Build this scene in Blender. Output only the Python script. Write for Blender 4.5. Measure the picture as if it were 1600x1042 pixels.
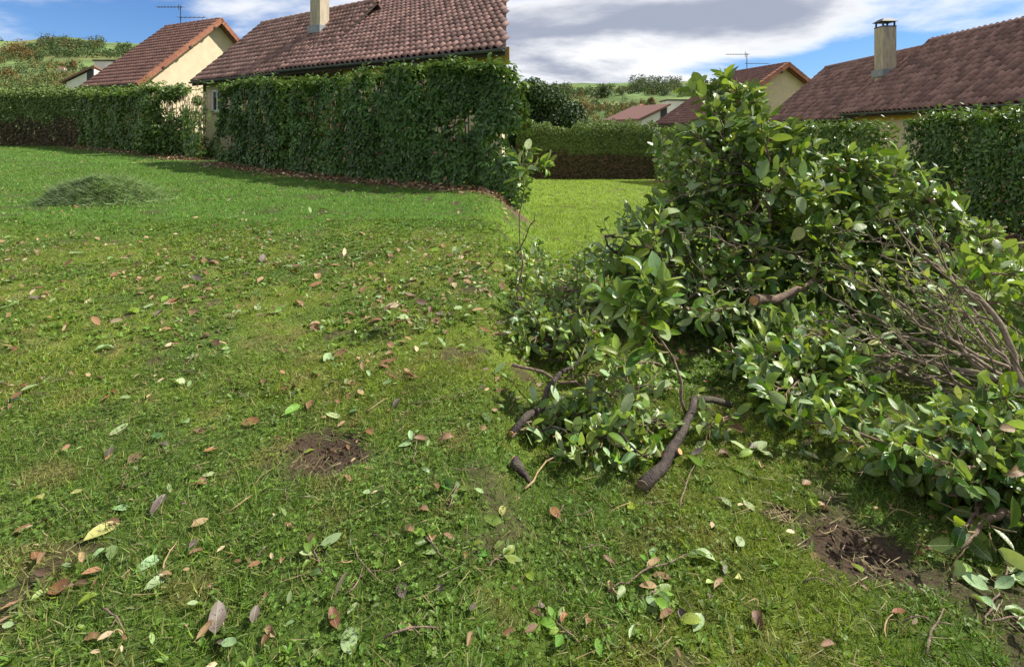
import bpy, math, random
import numpy as np
from mathutils import Vector, Matrix

for _o in list(bpy.data.objects):
    bpy.data.objects.remove(_o)
scene = bpy.context.scene
col = scene.collection
rng = np.random.default_rng(11)
random.seed(5)

# ------------------------------------------------------------------ camera
EYE = 1.6
FPX = 800.0          # focal length in photo pixels
HOR = 210.0          # eye level row
cam_d = bpy.data.cameras.new("camera")
cam = bpy.data.objects.new("camera", cam_d)
col.objects.link(cam)
cam.location = (0, 0, EYE)
cam.rotation_euler = (math.radians(90), 0, 0)
cam_d.sensor_width = 36.0
cam_d.sensor_fit = 'HORIZONTAL'
cam_d.lens = 36.0 * FPX / 1600.0
cam_d.shift_y = -(521 - HOR) / 1600.0
cam_d.clip_start = 0.05
cam_d.clip_end = 9000
scene.camera = cam

# ------------------------------------------------------------------ light
SUN_DIR = Vector((0.78, 0.16, 0.86)).normalized()      # towards the sun
elev = math.asin(SUN_DIR.z)
azim = math.atan2(SUN_DIR.x, SUN_DIR.y)
sun_d = bpy.data.lights.new("sun", 'SUN')
sun_d.energy = 3.7
sun_d.angle = math.radians(0.5)
sun_d.color = (1.0, 0.94, 0.84)
sun = bpy.data.objects.new("sun", sun_d)
col.objects.link(sun)
sun.rotation_euler = SUN_DIR.to_track_quat('Z', 'Y').to_euler()

world = bpy.data.worlds.new("World")
scene.world = world
world.use_nodes = True
wn = world.node_tree
wn.nodes.clear()


def nd(nt, t, **kw):
    n = nt.nodes.new(t)
    for k, v in kw.items():
        if k == 'inp':
            for kk, vv in v.items():
                n.inputs[kk].default_value = vv
        else:
            setattr(n, k, v)
    return n


def mth(nt, op, a, b=None, c=None, clamp=False):
    n = nt.nodes.new('ShaderNodeMath')
    n.operation = op
    n.use_clamp = clamp
    for i, v in enumerate((a, b, c)):
        if v is None:
            continue
        if isinstance(v, (int, float)):
            n.inputs[i].default_value = v
        else:
            nt.links.new(v, n.inputs[i])
    return n.outputs[0]


def mixc(nt, f, a, b, blend='MIX'):
    n = nt.nodes.new('ShaderNodeMix')
    n.data_type = 'RGBA'
    n.blend_type = blend
    if isinstance(f, (int, float)):
        n.inputs[0].default_value = f
    else:
        nt.links.new(f, n.inputs[0])
    for i, v in ((6, a), (7, b)):
        if isinstance(v, (tuple, list)):
            n.inputs[i].default_value = (v[0], v[1], v[2], 1)
        else:
            nt.links.new(v, n.inputs[i])
    return n.outputs[2]


def maprange(nt, v, a, b, c=0.0, d=1.0, smooth=True):
    n = nt.nodes.new('ShaderNodeMapRange')
    if smooth:
        n.interpolation_type = 'SMOOTHSTEP'
    nt.links.new(v, n.inputs[0])
    for i, x in enumerate((a, b, c, d)):
        n.inputs[1 + i].default_value = x
    return n.outputs[0]


sky = nd(wn, 'ShaderNodeTexSky', sky_type='NISHITA')
sky.sun_disc = False
sky.sun_elevation = elev
sky.sun_rotation = azim
sky.air_density = 1.0
sky.dust_density = 0.15
sky.ozone_density = 2.0
tc = nd(wn, 'ShaderNodeTexCoord')
sep = nd(wn, 'ShaderNodeSeparateXYZ')
wn.links.new(tc.outputs['Generated'], sep.inputs[0])
zc = mth(wn, 'ADD', mth(wn, 'MAXIMUM', sep.outputs[2], 0.0), 0.16)
cx = mth(wn, 'DIVIDE', sep.outputs[0], zc)
cy = mth(wn, 'DIVIDE', sep.outputs[1], zc)
comb = nd(wn, 'ShaderNodeCombineXYZ')
wn.links.new(cx, comb.inputs[0])
wn.links.new(cy, comb.inputs[1])


def cloud_noise(scale, off, detail, rough, stretch=(1, 1, 1)):
    mp = nd(wn, 'ShaderNodeMapping')
    mp.inputs['Location'].default_value = off
    mp.inputs['Scale'].default_value = stretch
    wn.links.new(comb.outputs[0], mp.inputs[0])
    n = nd(wn, 'ShaderNodeTexNoise')
    n.inputs['Scale'].default_value = scale
    n.inputs['Detail'].default_value = detail
    n.inputs['Roughness'].default_value = rough
    n.inputs['Distortion'].default_value = 0.25
    wn.links.new(mp.outputs[0], n.inputs[0])
    return n.outputs[0]


CLOUD_OFF = (3.62, 0.0, 0.0)
n1 = cloud_noise(0.55, CLOUD_OFF, 9, 0.56, (.8, 1, 1))
n2 = cloud_noise(0.5, (10.55, 2.5, 4.0), 8, 0.58)
n1 = mth(wn, 'ADD', n1, maprange(wn, cx, -3.2, -1.2, 0.075, 0.0))
mask = maprange(wn, n1, 0.40, 0.51)
shade = maprange(wn, n2, 0.40, 0.56)
thick = maprange(wn, n1, 0.46, 0.60)
dark = mth(wn, 'MULTIPLY', shade, thick)
ccol = mixc(wn, dark, (5.0, 5.05, 5.15), (1.9, 2.1, 2.65))
skyc = mixc(wn, mask, mixc(wn, 1.0, sky.outputs[0], (0.31, 0.44, 0.63), 'MULTIPLY'), ccol)
bg = nd(wn, 'ShaderNodeBackground')
bg.inputs[1].default_value = 0.088
wn.links.new(skyc, bg.inputs[0])
wo = nd(wn, 'ShaderNodeOutputWorld')
wn.links.new(bg.outputs[0], wo.inputs[0])

scene.view_settings.view_transform = 'Standard'
scene.view_settings.look = 'None'
scene.view_settings.exposure = 1.28
scene.view_settings.gamma = 1.0
scene.view_settings.use_curve_mapping = False
scene.render.engine = 'CYCLES'
scene.cycles.max_bounces = 6
scene.cycles.transparent_max_bounces = 4
scene.cycles.diffuse_bounces = 3
scene.cycles.glossy_bounces = 2
scene.cycles.transmission_bounces = 3


# ------------------------------------------------------------------ helpers
def U(x, y, D):
    """a point of the place at depth D metres seen at row/column of the photograph"""
    return np.array([(x - 800) / FPX * D, D, EYE + (HOR - y) / FPX * D])


def sstep(a, b, x):
    t = np.clip((np.asarray(x, float) - a) / (b - a), 0, 1)
    return t * t * (3 - 2 * t)


_perm = np.random.default_rng(3).random((256, 256))


def vnoise(x, y, s=1.0, o=0):
    x = np.asarray(x, float) * s + 37.3 * o + 100
    y = np.asarray(y, float) * s + 71.9 * o + 100
    xi = np.floor(x).astype(int)
    yi = np.floor(y).astype(int)
    fx = x - xi
    fy = y - yi
    fx = fx * fx * (3 - 2 * fx)
    fy = fy * fy * (3 - 2 * fy)
    g = lambda a, b: _perm[a & 255, b & 255]
    return (g(xi, yi) * (1 - fx) + g(xi + 1, yi) * fx) * (1 - fy) + (g(xi, yi + 1) * (1 - fx) + g(xi + 1, yi + 1) * fx) * fy


def fbm(x, y, s=1.0, o=0, n=4):
    v = 0
    a = 0.5
    t = 0
    for i in range(n):
        v = v + a * vnoise(x, y, s * 2 ** i, o + i)
        t += a
        a *= 0.5
    return v / t


def gz(X, Y):
    """height of the garden ground"""
    X = np.asarray(X, float)
    Y = np.asarray(Y, float)
    w = 0.08 + 0.05 * np.abs(Y)
    k = sstep(-1, 1, X / w)
    s = 0.034 * (1 - k) - 0.035 * k
    Yc = np.clip(Y, -4, 32)
    z = s * Yc
    z = z + (fbm(X, Y, 1.6, 2, 3) - 0.5) * 0.05 + (fbm(X, Y, 7, 5, 2) - 0.5) * 0.022
    for (px, py, r, d) in HOLES:
        q = ((X - px) / r[0]) ** 2 + ((Y - py) / r[1]) ** 2
        z = z - d * np.exp(-q * 1.6)
    return z


def G(x, y):
    """ground point seen at (column,row); marches along the sight line"""
    lo, hi = 0.8, 40.0
    for D in np.concatenate([np.arange(0.9, 6, 0.02), np.arange(6, 36, 0.1)]):
        p = U(x, y, D)
        if p[2] <= gz(p[0], p[1]):
            return np.array([p[0], p[1], float(gz(p[0], p[1]))])
    return U(x, y, 36)


HOLES = []
_h1 = U(505, 700, 1280 / (700 - 183))
_h2 = U(1345, 860, 1280 / (860 - 238))
_h3 = U(1215, 803, 1280 / (803 - 238))
_h4 = U(775, 800, 1280 / (800 - 200))
HOLES = [(_h1[0], _h1[1], (0.22, 0.19), 0.07), (_h2[0], _h2[1], (0.21, 0.17), 0.07), (_h3[0], _h3[1], (0.07, 0.06), 0.03)]


def setmesh(name, V, faces, cols=None, mat=None, smooth=True):
    """faces: list of int arrays (m,3)/(m,4)"""
    me = bpy.data.meshes.new(name)
    V = np.asarray(V, np.float32)
    me.vertices.add(len(V))
    me.vertices.foreach_set('co', V.ravel())
    faces = [np.asarray(f, np.int32) for f in faces if len(f)]
    nl = sum(f.size for f in faces)
    nf = sum(len(f) for f in faces)
    me.loops.add(nl)
    me.polygons.add(nf)
    me.loops.foreach_set('vertex_index', np.concatenate([f.ravel() for f in faces]))
    tot = np.concatenate([np.full(len(f), f.shape[1], np.int32) for f in faces])
    st = np.concatenate([[0], np.cumsum(tot)[:-1]]).astype(np.int32)
    me.polygons.foreach_set('loop_start', st)
    me.polygons.foreach_set('loop_total', tot)
    me.polygons.foreach_set('use_smooth', np.full(nf, smooth))
    if cols is not None:
        a = me.color_attributes.new('Col', 'FLOAT_COLOR', 'POINT')
        c = np.ones((len(V), 4), np.float32)
        c[:, :3] = cols
        a.data.foreach_set('color', c.ravel())
    if mat is not None:
        me.materials.append(mat)
    me.update(calc_edges=True)
    me.validate()
    return me


def link(name, me, parent=None, loc=None):
    o = bpy.data.objects.new(name, me)
    col.objects.link(o)
    if parent is not None:
        o.parent = parent
    if loc is not None:
        o.location = loc
    return o


def tag(o, label=None, cat=None, group=None, kind=None):
    if label:
        o['label'] = label
    if cat:
        o['category'] = cat
    if group:
        o['group'] = group
    if kind:
        o['kind'] = kind
    return o


def empty(name, loc, label, cat, group=None):
    o = bpy.data.objects.new(name, None)
    col.objects.link(o)
    o.location = loc
    o.empty_display_size = 0.1
    return tag(o, label, cat, group)


class MB:
    """collects boxes, prisms and tubes into one mesh"""

    def __init__(self):
        self.V = []
        self.T = []
        self.Q = []
        self.n = 0

    def add(self, V, T=(), Q=()):
        V = np.asarray(V, float)
        if len(T):
            self.T.append(np.asarray(T, int) + self.n)
        if len(Q):
            self.Q.append(np.asarray(Q, int) + self.n)
        self.V.append(V)
        self.n += len(V)
        return self

    def prism(self, bottom, top):
        """closed solid between two polygons of n corners"""
        n = len(bottom)
        V = list(bottom) + list(top)
        Q = [(i, (i + 1) % n, n + (i + 1) % n, n + i) for i in range(n)]
        T = [(0, i + 1, i) for i in range(1, n - 1)] + [(n, n + i, n + i + 1) for i in range(1, n - 1)]
        return self.add(V, T, Q)

    def box(self, c, s, ax=None):
        c = np.asarray(c, float)
        ax = np.eye(3) if ax is None else np.asarray(ax, float)
        h = np.asarray(s, float) / 2
        co = lambda a, b, z: c + ax[0] * a * h[0] + ax[1] * b * h[1] + ax[2] * z * h[2]
        bt = [co(-1, -1, -1), co(1, -1, -1), co(1, 1, -1), co(-1, 1, -1)]
        tp = [co(-1, -1, 1), co(1, -1, 1), co(1, 1, 1), co(-1, 1, 1)]
        return self.prism(bt, tp)

    def tube(self, P, R, k=6, cap=True):
        P = np.asarray(P, float)
        n = len(P)
        R = np.broadcast_to(np.asarray(R, float), (n,))
        T = np.gradient(P, axis=0)
        T /= np.linalg.norm(T, axis=1)[:, None] + 1e-9
        up = np.array([0.31, 0.17, 0.93])
        A = np.cross(T, up)
        A /= np.linalg.norm(A, axis=1)[:, None] + 1e-9
        B = np.cross(T, A)
        th = np.arange(k) * 2 * math.pi / k
        V = P[:, None, :] + R[:, None, None] * (A[:, None, :] * np.cos(th)[None, :, None] + B[:, None, :] * np.sin(th)[None, :, None])
        V = V.reshape(-1, 3)
        Q = []
        for i in range(n - 1):
            for j in range(k):
                a = i * k + j
                b = i * k + (j + 1) % k
                Q.append((a, b, b + k, a + k))
        T_ = []
        if cap:
            T_ = [(0, j + 1, j) for j in range(1, k - 1)] + [((n - 1) * k, (n - 1) * k + j, (n - 1) * k + j + 1) for j in range(1, k - 1)]
        return self.add(V, T_, Q)

    def mesh(self, name, mat, smooth=False):
        V = np.concatenate(self.V)
        fs = []
        if self.T:
            fs.append(np.concatenate(self.T))
        if self.Q:
            fs.append(np.concatenate(self.Q))
        return setmesh(name, V, fs, None, mat, smooth)

    def build(self, name, mat, parent=None, smooth=False, off=None):
        if off is not None:
            self.V = [v - np.asarray(off) for v in self.V]
        return link(name, self.mesh(name, mat, smooth), parent)


def norm(a):
    a = np.asarray(a, float)
    return a / (np.linalg.norm(a, axis=-1, keepdims=True) + 1e-9)


# ------------------------------------------------------------------ materials
def new_mat(name):
    m = bpy.data.materials.new(name)
    m.use_nodes = True
    nt = m.node_tree
    p = nt.nodes['Principled BSDF']
    return m, nt, p


def rough_mat(name, c1, c2, scale=8, rough=0.9, bump=0.3, bscale=60, c3=None, spec=0.3, stretch=None):
    m, nt, p = new_mat(name)
    t = nd(nt, 'ShaderNodeTexCoord')
    src = t.outputs['Object']
    if stretch:
        mp = nd(nt, 'ShaderNodeMapping')
        mp.inputs['Scale'].default_value = stretch
        nt.links.new(src, mp.inputs[0])
        src = mp.outputs[0]
    n = nd(nt, 'ShaderNodeTexNoise', inp={'Scale': scale, 'Detail': 6, 'Roughness': 0.6})
    nt.links.new(src, n.inputs[0])
    f = maprange(nt, n.outputs[0], 0.35, 0.65)
    c = mixc(nt, f, c1, c2)
    if c3:
        n3 = nd(nt, 'ShaderNodeTexNoise', inp={'Scale': scale * 0.31, 'Detail': 5, 'Roughness': 0.7})
        nt.links.new(src, n3.inputs[0])
        c = mixc(nt, maprange(nt, n3.outputs[0], 0.52, 0.72), c, c3)
    nt.links.new(c, p.inputs['Base Color'])
    p.inputs['Roughness'].default_value = rough
    p.inputs['Specular IOR Level'].default_value = spec
    if bump:
        b = nd(nt, 'ShaderNodeBump', inp={'Strength': bump, 'Distance': 0.02})
        nb = nd(nt, 'ShaderNodeTexNoise', inp={'Scale': bscale, 'Detail': 5})
        nt.links.new(src, nb.inputs[0])
        nt.links.new(nb.outputs[0], b.inputs['Height'])
        nt.links.new(b.outputs[0], p.inputs['Normal'])
    return m


def leaf_mat(name, top=None, under=None, rough=0.42, trans=0.22, attr=False, veins=False, var=0.35, spec=0.5, tint=(1.3, 1.35, 0.45)):
    """leaf: own colour (or the colour attribute), paler back, some light let through"""
    m, nt, p = new_mat(name)
    geo = nd(nt, 'ShaderNodeNewGeometry')
    if attr:
        a = nd(nt, 'ShaderNodeAttribute', attribute_name='Col')
        ctop = a.outputs['Color']
        if under is None:
            cund = mixc(nt, 0.25, ctop, (0.16, 0.20, 0.09))
        else:
            cund = mixc(nt, 0.6, ctop, under)
    else:
        oi = nd(nt, 'ShaderNodeObjectInfo')
        r = oi.outputs['Random']
        r2 = mth(nt, 'FRACT', mth(nt, 'MULTIPLY', r, 17.31))
        hs = nd(nt, 'ShaderNodeHueSaturation')
        nt.links.new(mth(nt, 'MULTIPLY_ADD', r, 0.04 if top[0] > top[1] else 0.07, 0.49 if top[0] > top[1] else 0.465), hs.inputs['Hue'])
        nt.links.new(mth(nt, 'MULTIPLY_ADD', r2, var * 2, 1 - var), hs.inputs['Value'])
        hs.inputs['Saturation'].default_value = 1.0
        hs.inputs['Color'].default_value = (*top, 1)
        ctop = hs.outputs[0]
        hs2 = nd(nt, 'ShaderNodeHueSaturation')
        nt.links.new(mth(nt, 'MULTIPLY_ADD', r2, 0.4, 0.8), hs2.inputs['Value'])
        hs2.inputs['Color'].default_value = (*under, 1)
        cund = hs2.outputs[0]
    c = mixc(nt, geo.outputs['Backfacing'], ctop, cund)
    t = nd(nt, 'ShaderNodeTexCoord')
    if veins:
        s = nd(nt, 'ShaderNodeSeparateXYZ')
        nt.links.new(t.outputs['Object'], s.inputs[0])
        ay = mth(nt, 'ABSOLUTE', s.outputs[1])
        mid = maprange(nt, ay, 0.006, 0.018, 1, 0)
        ph = mth(nt, 'MULTIPLY', mth(nt, 'MULTIPLY_ADD', ay, -0.75, s.outputs[0]), 62.0)
        sv = maprange(nt, mth(nt, 'SINE', ph), 0.86, 0.99)
        v = mth(nt, 'MAXIMUM', mth(nt, 'MULTIPLY', mid, 0.75), mth(nt, 'MULTIPLY', sv, 0.30))
        c = mixc(nt, v, c, mixc(nt, 0.5, c, (0.34, 0.40, 0.17)))
        nb = nd(nt, 'ShaderNodeTexNoise', inp={'Scale': 7, 'Detail': 4})
        nt.links.new(t.outputs['Object'], nb.inputs[0])
        c = mixc(nt, maprange(nt, nb.outputs[0], 0.4, 0.75, 0, 0.35), c, mixc(nt, 1.0, c, (0.6, 0.62, 0.5), 'MULTIPLY'))
        bm = nd(nt, 'ShaderNodeBump', inp={'Strength': 0.35, 'Distance': 0.004})
        nt.links.new(mth(nt, 'ADD', mth(nt, 'MULTIPLY', v, -1.0), mth(nt, 'MULTIPLY', nb.outputs[0], 1.2)), bm.inputs['Height'])
        nt.links.new(bm.outputs[0], p.inputs['Normal'])
    nt.links.new(c, p.inputs['Base Color'])
    p.inputs['Roughness'].default_value = rough
    p.inputs['Specular IOR Level'].default_value = spec
    if trans > 0:
        tr = nd(nt, 'ShaderNodeBsdfTranslucent')
        nt.links.new(mixc(nt, 1.0, c, tint, 'MULTIPLY'), tr.inputs[0])
        mx = nd(nt, 'ShaderNodeMixShader')
        mx.inputs[0].default_value = trans
        nt.links.new(p.outputs[0], mx.inputs[1])
        nt.links.new(tr.outputs[0], mx.inputs[2])
        out = nt.nodes['Material Output']
        nt.links.new(mx.outputs[0], out.inputs[0])
    return m


def attr_mat(name, rough=0.9, noise=0.0, bump=0.0, spec=0.25):
    m, nt, p = new_mat(name)
    a = nd(nt, 'ShaderNodeAttribute', attribute_name='Col')
    c = a.outputs['Color']
    t = nd(nt, 'ShaderNodeTexCoord')
    if noise:
        n = nd(nt, 'ShaderNodeTexNoise', inp={'Scale': noise, 'Detail': 8, 'Roughness': 0.7})
        nt.links.new(t.outputs['Object'], n.inputs[0])
        k = maprange(nt, n.outputs[0], 0.3, 0.7, 0.55, 1.45)
        cc = nd(nt, 'ShaderNodeCombineXYZ')
        for i in range(3):
            nt.links.new(k, cc.inputs[i])
        c = mixc(nt, 1.0, c, cc.outputs[0], 'MULTIPLY')
        if bump:
            b = nd(nt, 'ShaderNodeBump', inp={'Strength': bump, 'Distance': 0.02})
            nt.links.new(n.outputs[0], b.inputs['Height'])
            nt.links.new(b.outputs[0], p.inputs['Normal'])
    nt.links.new(c, p.inputs['Base Color'])
    p.inputs['Roughness'].default_value = rough
    p.inputs['Specular IOR Level'].default_value = spec
    return m


M = {}
M['ground'] = attr_mat('lawn_soil', 0.95, 70, 0.8)
M['grass'] = leaf_mat('grass_blades', attr=True, rough=0.5, trans=0.3, spec=0.3, tint=(1.25, 1.3, 0.5))
M['hill'] = attr_mat('hill_fields', 0.95, 0.04, 0, 0.1)
M['hedge_leaf'] = leaf_mat('hedge_leaves', attr=True, rough=0.42, trans=0.22, spec=0.32)
M['tree_leaf'] = leaf_mat('tree_leaves', attr=True, rough=0.6, trans=0.15, spec=0.25)
M['litter'] = leaf_mat('dry_litter', attr=True, rough=0.6, trans=0.1, spec=0.3, tint=(1, 0.9, 0.6))
M['laurel'] = leaf_mat('laurel_leaf', (0.088, 0.168, 0.018), (0.21, 0.285, 0.09), rough=0.36, trans=0.24, veins=True)
M['laurel_light'] = leaf_mat('laurel_leaf_young', (0.170, 0.275, 0.026), (0.25, 0.34, 0.10), rough=0.38, trans=0.3, veins=True)
M['laurel_dark'] = leaf_mat('laurel_leaf_dark', (0.046, 0.102, 0.024), (0.17, 0.24, 0.10), rough=0.34, trans=0.16, veins=True)
M['pale'] = leaf_mat('laurel_leaf_underside', (0.27, 0.37, 0.17), (0.24, 0.34, 0.15), rough=0.5, trans=0.2, veins=True, var=0.2)
M['yellow_green'] = leaf_mat('laurel_leaf_yellowing', (0.42, 0.47, 0.15), (0.38, 0.44, 0.16), rough=0.5, trans=0.25, veins=True, var=0.2)
M['brown'] = leaf_mat('dry_leaf_brown', (0.150, 0.075, 0.038), (0.23, 0.135, 0.075), rough=0.6, trans=0.08, veins=True, var=0.4, tint=(1, .8, .5))
M['tan'] = leaf_mat('dry_leaf_tan', (0.29, 0.175, 0.095), (0.34, 0.23, 0.14), rough=0.6, trans=0.1, veins=True, var=0.3, tint=(1, .8, .5))
M['rust'] = leaf_mat('dry_leaf_rust', (0.185, 0.068, 0.030), (0.25, 0.12, 0.06), rough=0.5, trans=0.08, veins=True, var=0.3, tint=(1, .7, .5))
M['dark_leaf'] = leaf_mat('dry_leaf_grey', (0.085, 0.058, 0.052), (0.20, 0.15, 0.13), rough=0.55, trans=0.03, veins=True, var=0.3, tint=(1, .8, .6))
M['bark'] = rough_mat('bark_brown', (0.135, 0.092, 0.066), (0.235, 0.168, 0.125), 30, 0.85, 0.6, 140, c3=(0.07, 0.055, 0.040))
M['bark_light'] = rough_mat('bark_light_brown', (0.165, 0.125, 0.088), (0.265, 0.212, 0.155), 30, 0.85, 0.5, 140, c3=(0.13, 0.10, 0.08))
M['bark_dark'] = rough_mat('bark_wet_dark', (0.030, 0.023, 0.020), (0.070, 0.052, 0.042), 26, 0.7, 0.7, 120, c3=(0.12, 0.11, 0.075))
M['bark_grey'] = rough_mat('bark_grey_green', (0.085, 0.075, 0.050), (0.055, 0.040, 0.032), 22, 0.8, 0.7, 110, c3=(0.14, 0.13, 0.085))
M['twig_green'] = rough_mat('twig_green_brown', (0.17, 0.15, 0.065), (0.20, 0.13, 0.07), 30, 0.7, 0.2, 100)
M['cut'] = rough_mat('fresh_cut_wood', (0.58, 0.33, 0.15), (0.50, 0.24, 0.09), 40, 0.8, 0.2, 120)
M['straw'] = rough_mat('dry_straw', (0.34, 0.26, 0.13), (0.24, 0.16, 0.08), 60, 0.8, 0)
M['cream'] = rough_mat('render_cream', (0.60, 0.50, 0.345), (0.53, 0.44, 0.30), 2.0, 0.92, 0.25, 90)
M['ochre'] = rough_mat('render_ochre', (0.56, 0.35, 0.10), (0.50, 0.30, 0.085), 2.0, 0.92, 0.25, 90)
M['white'] = rough_mat('render_white', (0.66, 0.64, 0.58), (0.58, 0.56, 0.50), 1.0, 0.92, 0.1, 60)
M['chim'] = rough_mat('render_chimney', (0.47, 0.40, 0.29), (0.36, 0.31, 0.23), 3.0, 0.95, 0.3, 40, c3=(0.22, 0.20, 0.17), stretch=(3, 3, 0.5))
M['frame'] = rough_mat('window_paint_white', (0.75, 0.75, 0.72), (0.68, 0.68, 0.66), 5, 0.5, 0)
M['zinc'] = rough_mat('zinc_gutter', (0.085, 0.092, 0.105), (0.125, 0.132, 0.145), 6, 0.5, 0.1, 30)
M['lead'] = rough_mat('lead_flashing', (0.26, 0.27, 0.29), (0.20, 0.21, 0.23), 6, 0.5, 0.1, 30)
M['darkwood'] = rough_mat('dark_roof_timber', (0.035, 0.025, 0.022), (0.055, 0.038, 0.03), 10, 0.8, 0.2, 60)
M['iron'] = rough_mat('dark_iron', (0.03, 0.03, 0.033), (0.045, 0.045, 0.05), 10, 0.6, 0)
M['soil'] = rough_mat('bare_soil', (0.040, 0.027, 0.018), (0.080, 0.053, 0.035), 34, 0.95, 0.9, 90, c3=(0.13, 0.09, 0.06))
_g, _nt, _p = new_mat('window_glass')
_p.inputs['Base Color'].default_value = (0.03, 0.035, 0.04, 1)
_p.inputs['Roughness'].default_value = 0.06
M['glass'] = _g


def tile_mat(name, a, b, c):
    m, nt, p = new_mat(name)
    oi = nd(nt, 'ShaderNodeObjectInfo')
    at = nd(nt, 'ShaderNodeAttribute', attribute_name='Col')
    r = mth(nt, 'FRACT', mth(nt, 'ADD', mth(nt, 'MULTIPLY', oi.outputs['Random'], 7.77), at.outputs['Fac']))
    t = nd(nt, 'ShaderNodeTexCoord')
    n = nd(nt, 'ShaderNodeTexNoise', inp={'Scale': 9, 'Detail': 6, 'Roughness': 0.7})
    nt.links.new(nd(nt, 'ShaderNodeNewGeometry').outputs['Position'], n.inputs[0])
    base = mixc(nt, r, a, b)
    base = mixc(nt, maprange(nt, n.outputs[0], 0.48, 0.68, 0, 0.75), base, c)
    nt.links.new(base, p.inputs['Base Color'])
    p.inputs['Roughness'].default_value = 0.75
    p.inputs['Specular IOR Level'].default_value = 0.35
    return m


M['tile'] = tile_mat('clay_tile', (0.125, 0.068, 0.058), (0.33, 0.19, 0.158), (0.12, 0.092, 0.086))
M['tile_far'] = tile_mat('clay_tile_far', (0.150, 0.075, 0.062), (0.24, 0.125, 0.10), (0.12, 0.08, 0.072))
M['verge'] = tile_mat('clay_verge_tile', (0.23, 0.085, 0.05), (0.30, 0.125, 0.07), (0.16, 0.075, 0.05))

# ------------------------------------------------------------------ leaf templates
def leaf_template(nseg=6, width=0.4, fold=0.12, bend=0.15, twist=0.0, wave=0.0, petiole=True, seed=0, across=3):
    """unit-length leaf along +X: pointed oval, folded along the midrib, curved"""
    r = np.random.default_rng(seed)
    t = np.linspace(0.0, 1.0, nseg + 1)
    w = width * 0.5 * (np.sin(math.pi * np.clip(t, 0, 1) ** 0.92) ** 0.62)
    w[0] = 0.012
    w[-1] = 0.006
    ang = bend * t
    x = np.cumsum(np.concatenate([[0], np.cos(ang[:-1] * 2) / nseg]))
    z = -np.cumsum(np.concatenate([[0], np.sin(ang[:-1] * 2) / nseg]))
    V = []
    for i in range(nseg + 1):
        tw = twist * (t[i] - 0.3)
        for s in np.linspace(-1, 1, across):
            y = s * w[i]
            zz = abs(s) * w[i] * fold * 2.2 + wave * w[i] * math.sin(t[i] * 9 + s * 2 + seed)
            yy = y * math.cos(tw) - zz * math.sin(tw)
            z2 = y * math.sin(tw) + zz * math.cos(tw)
            V.append((x[i], yy, z[i] + z2))
    Q = []
    for i in range(nseg):
        for j in range(across - 1):
            a = i * across + j
            Q.append((a, a + across, a + across + 1, a + 1))
    if petiole:
        n = len(V)
        V += [(-0.10, -0.008, 0.0), (-0.10, 0.008, 0.0), (0.02, 0.008, 0.004), (0.02, -0.008, 0.004)]
        Q += [(n, n + 3, n + 2, n + 1)]
    return np.array(V), np.array(Q)


LEAF_VARS = {}


def leaf_meshes(matkey, curled=False):
    k = (matkey, curled)
    if k not in LEAF_VARS:
        out = []
        for s in range(7):
            r = random.Random(s * 13 + len(matkey))
            if curled:
                V, Q = leaf_template(6, r.uniform(.36, .52), r.uniform(.15, .6), r.uniform(-.4, .85), r.uniform(-.9, .9), r.uniform(.08, .32), True, s)
            else:
                V, Q = leaf_template(6, r.uniform(.40, .50) + (.07 if matkey in ('pale', 'yellow_green') else 0), r.uniform(.02, .2), r.uniform(-.12, .42), r.uniform(-.5, .5), r.uniform(0, .14), True, s)
            out.append(setmesh('leaf', V, [Q], None, M[matkey], True))
        LEAF_VARS[k] = out
    return LEAF_VARS[k]


def frames(D, N):
    X = norm(D)
    Y = norm(np.cross(N, X))
    Z = np.cross(X, Y)
    return X, Y, Z


def cloud(tmpl, P, D, N, L, W=None, cols=None):
    """many copies of one template as arrays"""
    V0, F0 = tmpl
    n = len(P)
    X, Y, Z = frames(D, N)
    L = np.broadcast_to(np.asarray(L, float), (n,))
    W = L if W is None else np.broadcast_to(np.asarray(W, float), (n,))
    V = P[:, None, :] + (V0[None, :, 0:1] * L[:, None, None]) * X[:, None, :] + (V0[None, :, 1:2] * W[:, None, None]) * Y[:, None, :] + (V0[None, :, 2:3] * L[:, None, None]) * Z[:, None, :]
    F = (F0[None, :, :] + (np.arange(n) * len(V0))[:, None, None]).reshape(-1, F0.shape[1])
    C = None if cols is None else np.repeat(cols, len(V0), axis=0)
    return V.reshape(-1, 3), F, C


class Cloud:
    def __init__(self):
        self.V = []
        self.T = []
        self.Q = []
        self.C = []
        self.n = 0

    def add(self, tmpl, P, D, N, L, W=None, cols=None):
        if len(P) == 0:
            return
        V, F, C = cloud(tmpl, P, D, N, L, W, cols)
        (self.T if F.shape[1] == 3 else self.Q).append(F + self.n)
        self.V.append(V)
        self.C.append(C)
        self.n += len(V)

    def build(self, name, mat, parent=None, off=None, smooth=True):
        V = np.concatenate(self.V)
        if off is not None:
            V = V - np.asarray(off)
        fs = []
        if self.T:
            fs.append(np.concatenate(self.T))
        if self.Q:
            fs.append(np.concatenate(self.Q))
        return link(name, setmesh(name, V, fs, np.concatenate(self.C), mat, smooth), parent)


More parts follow.
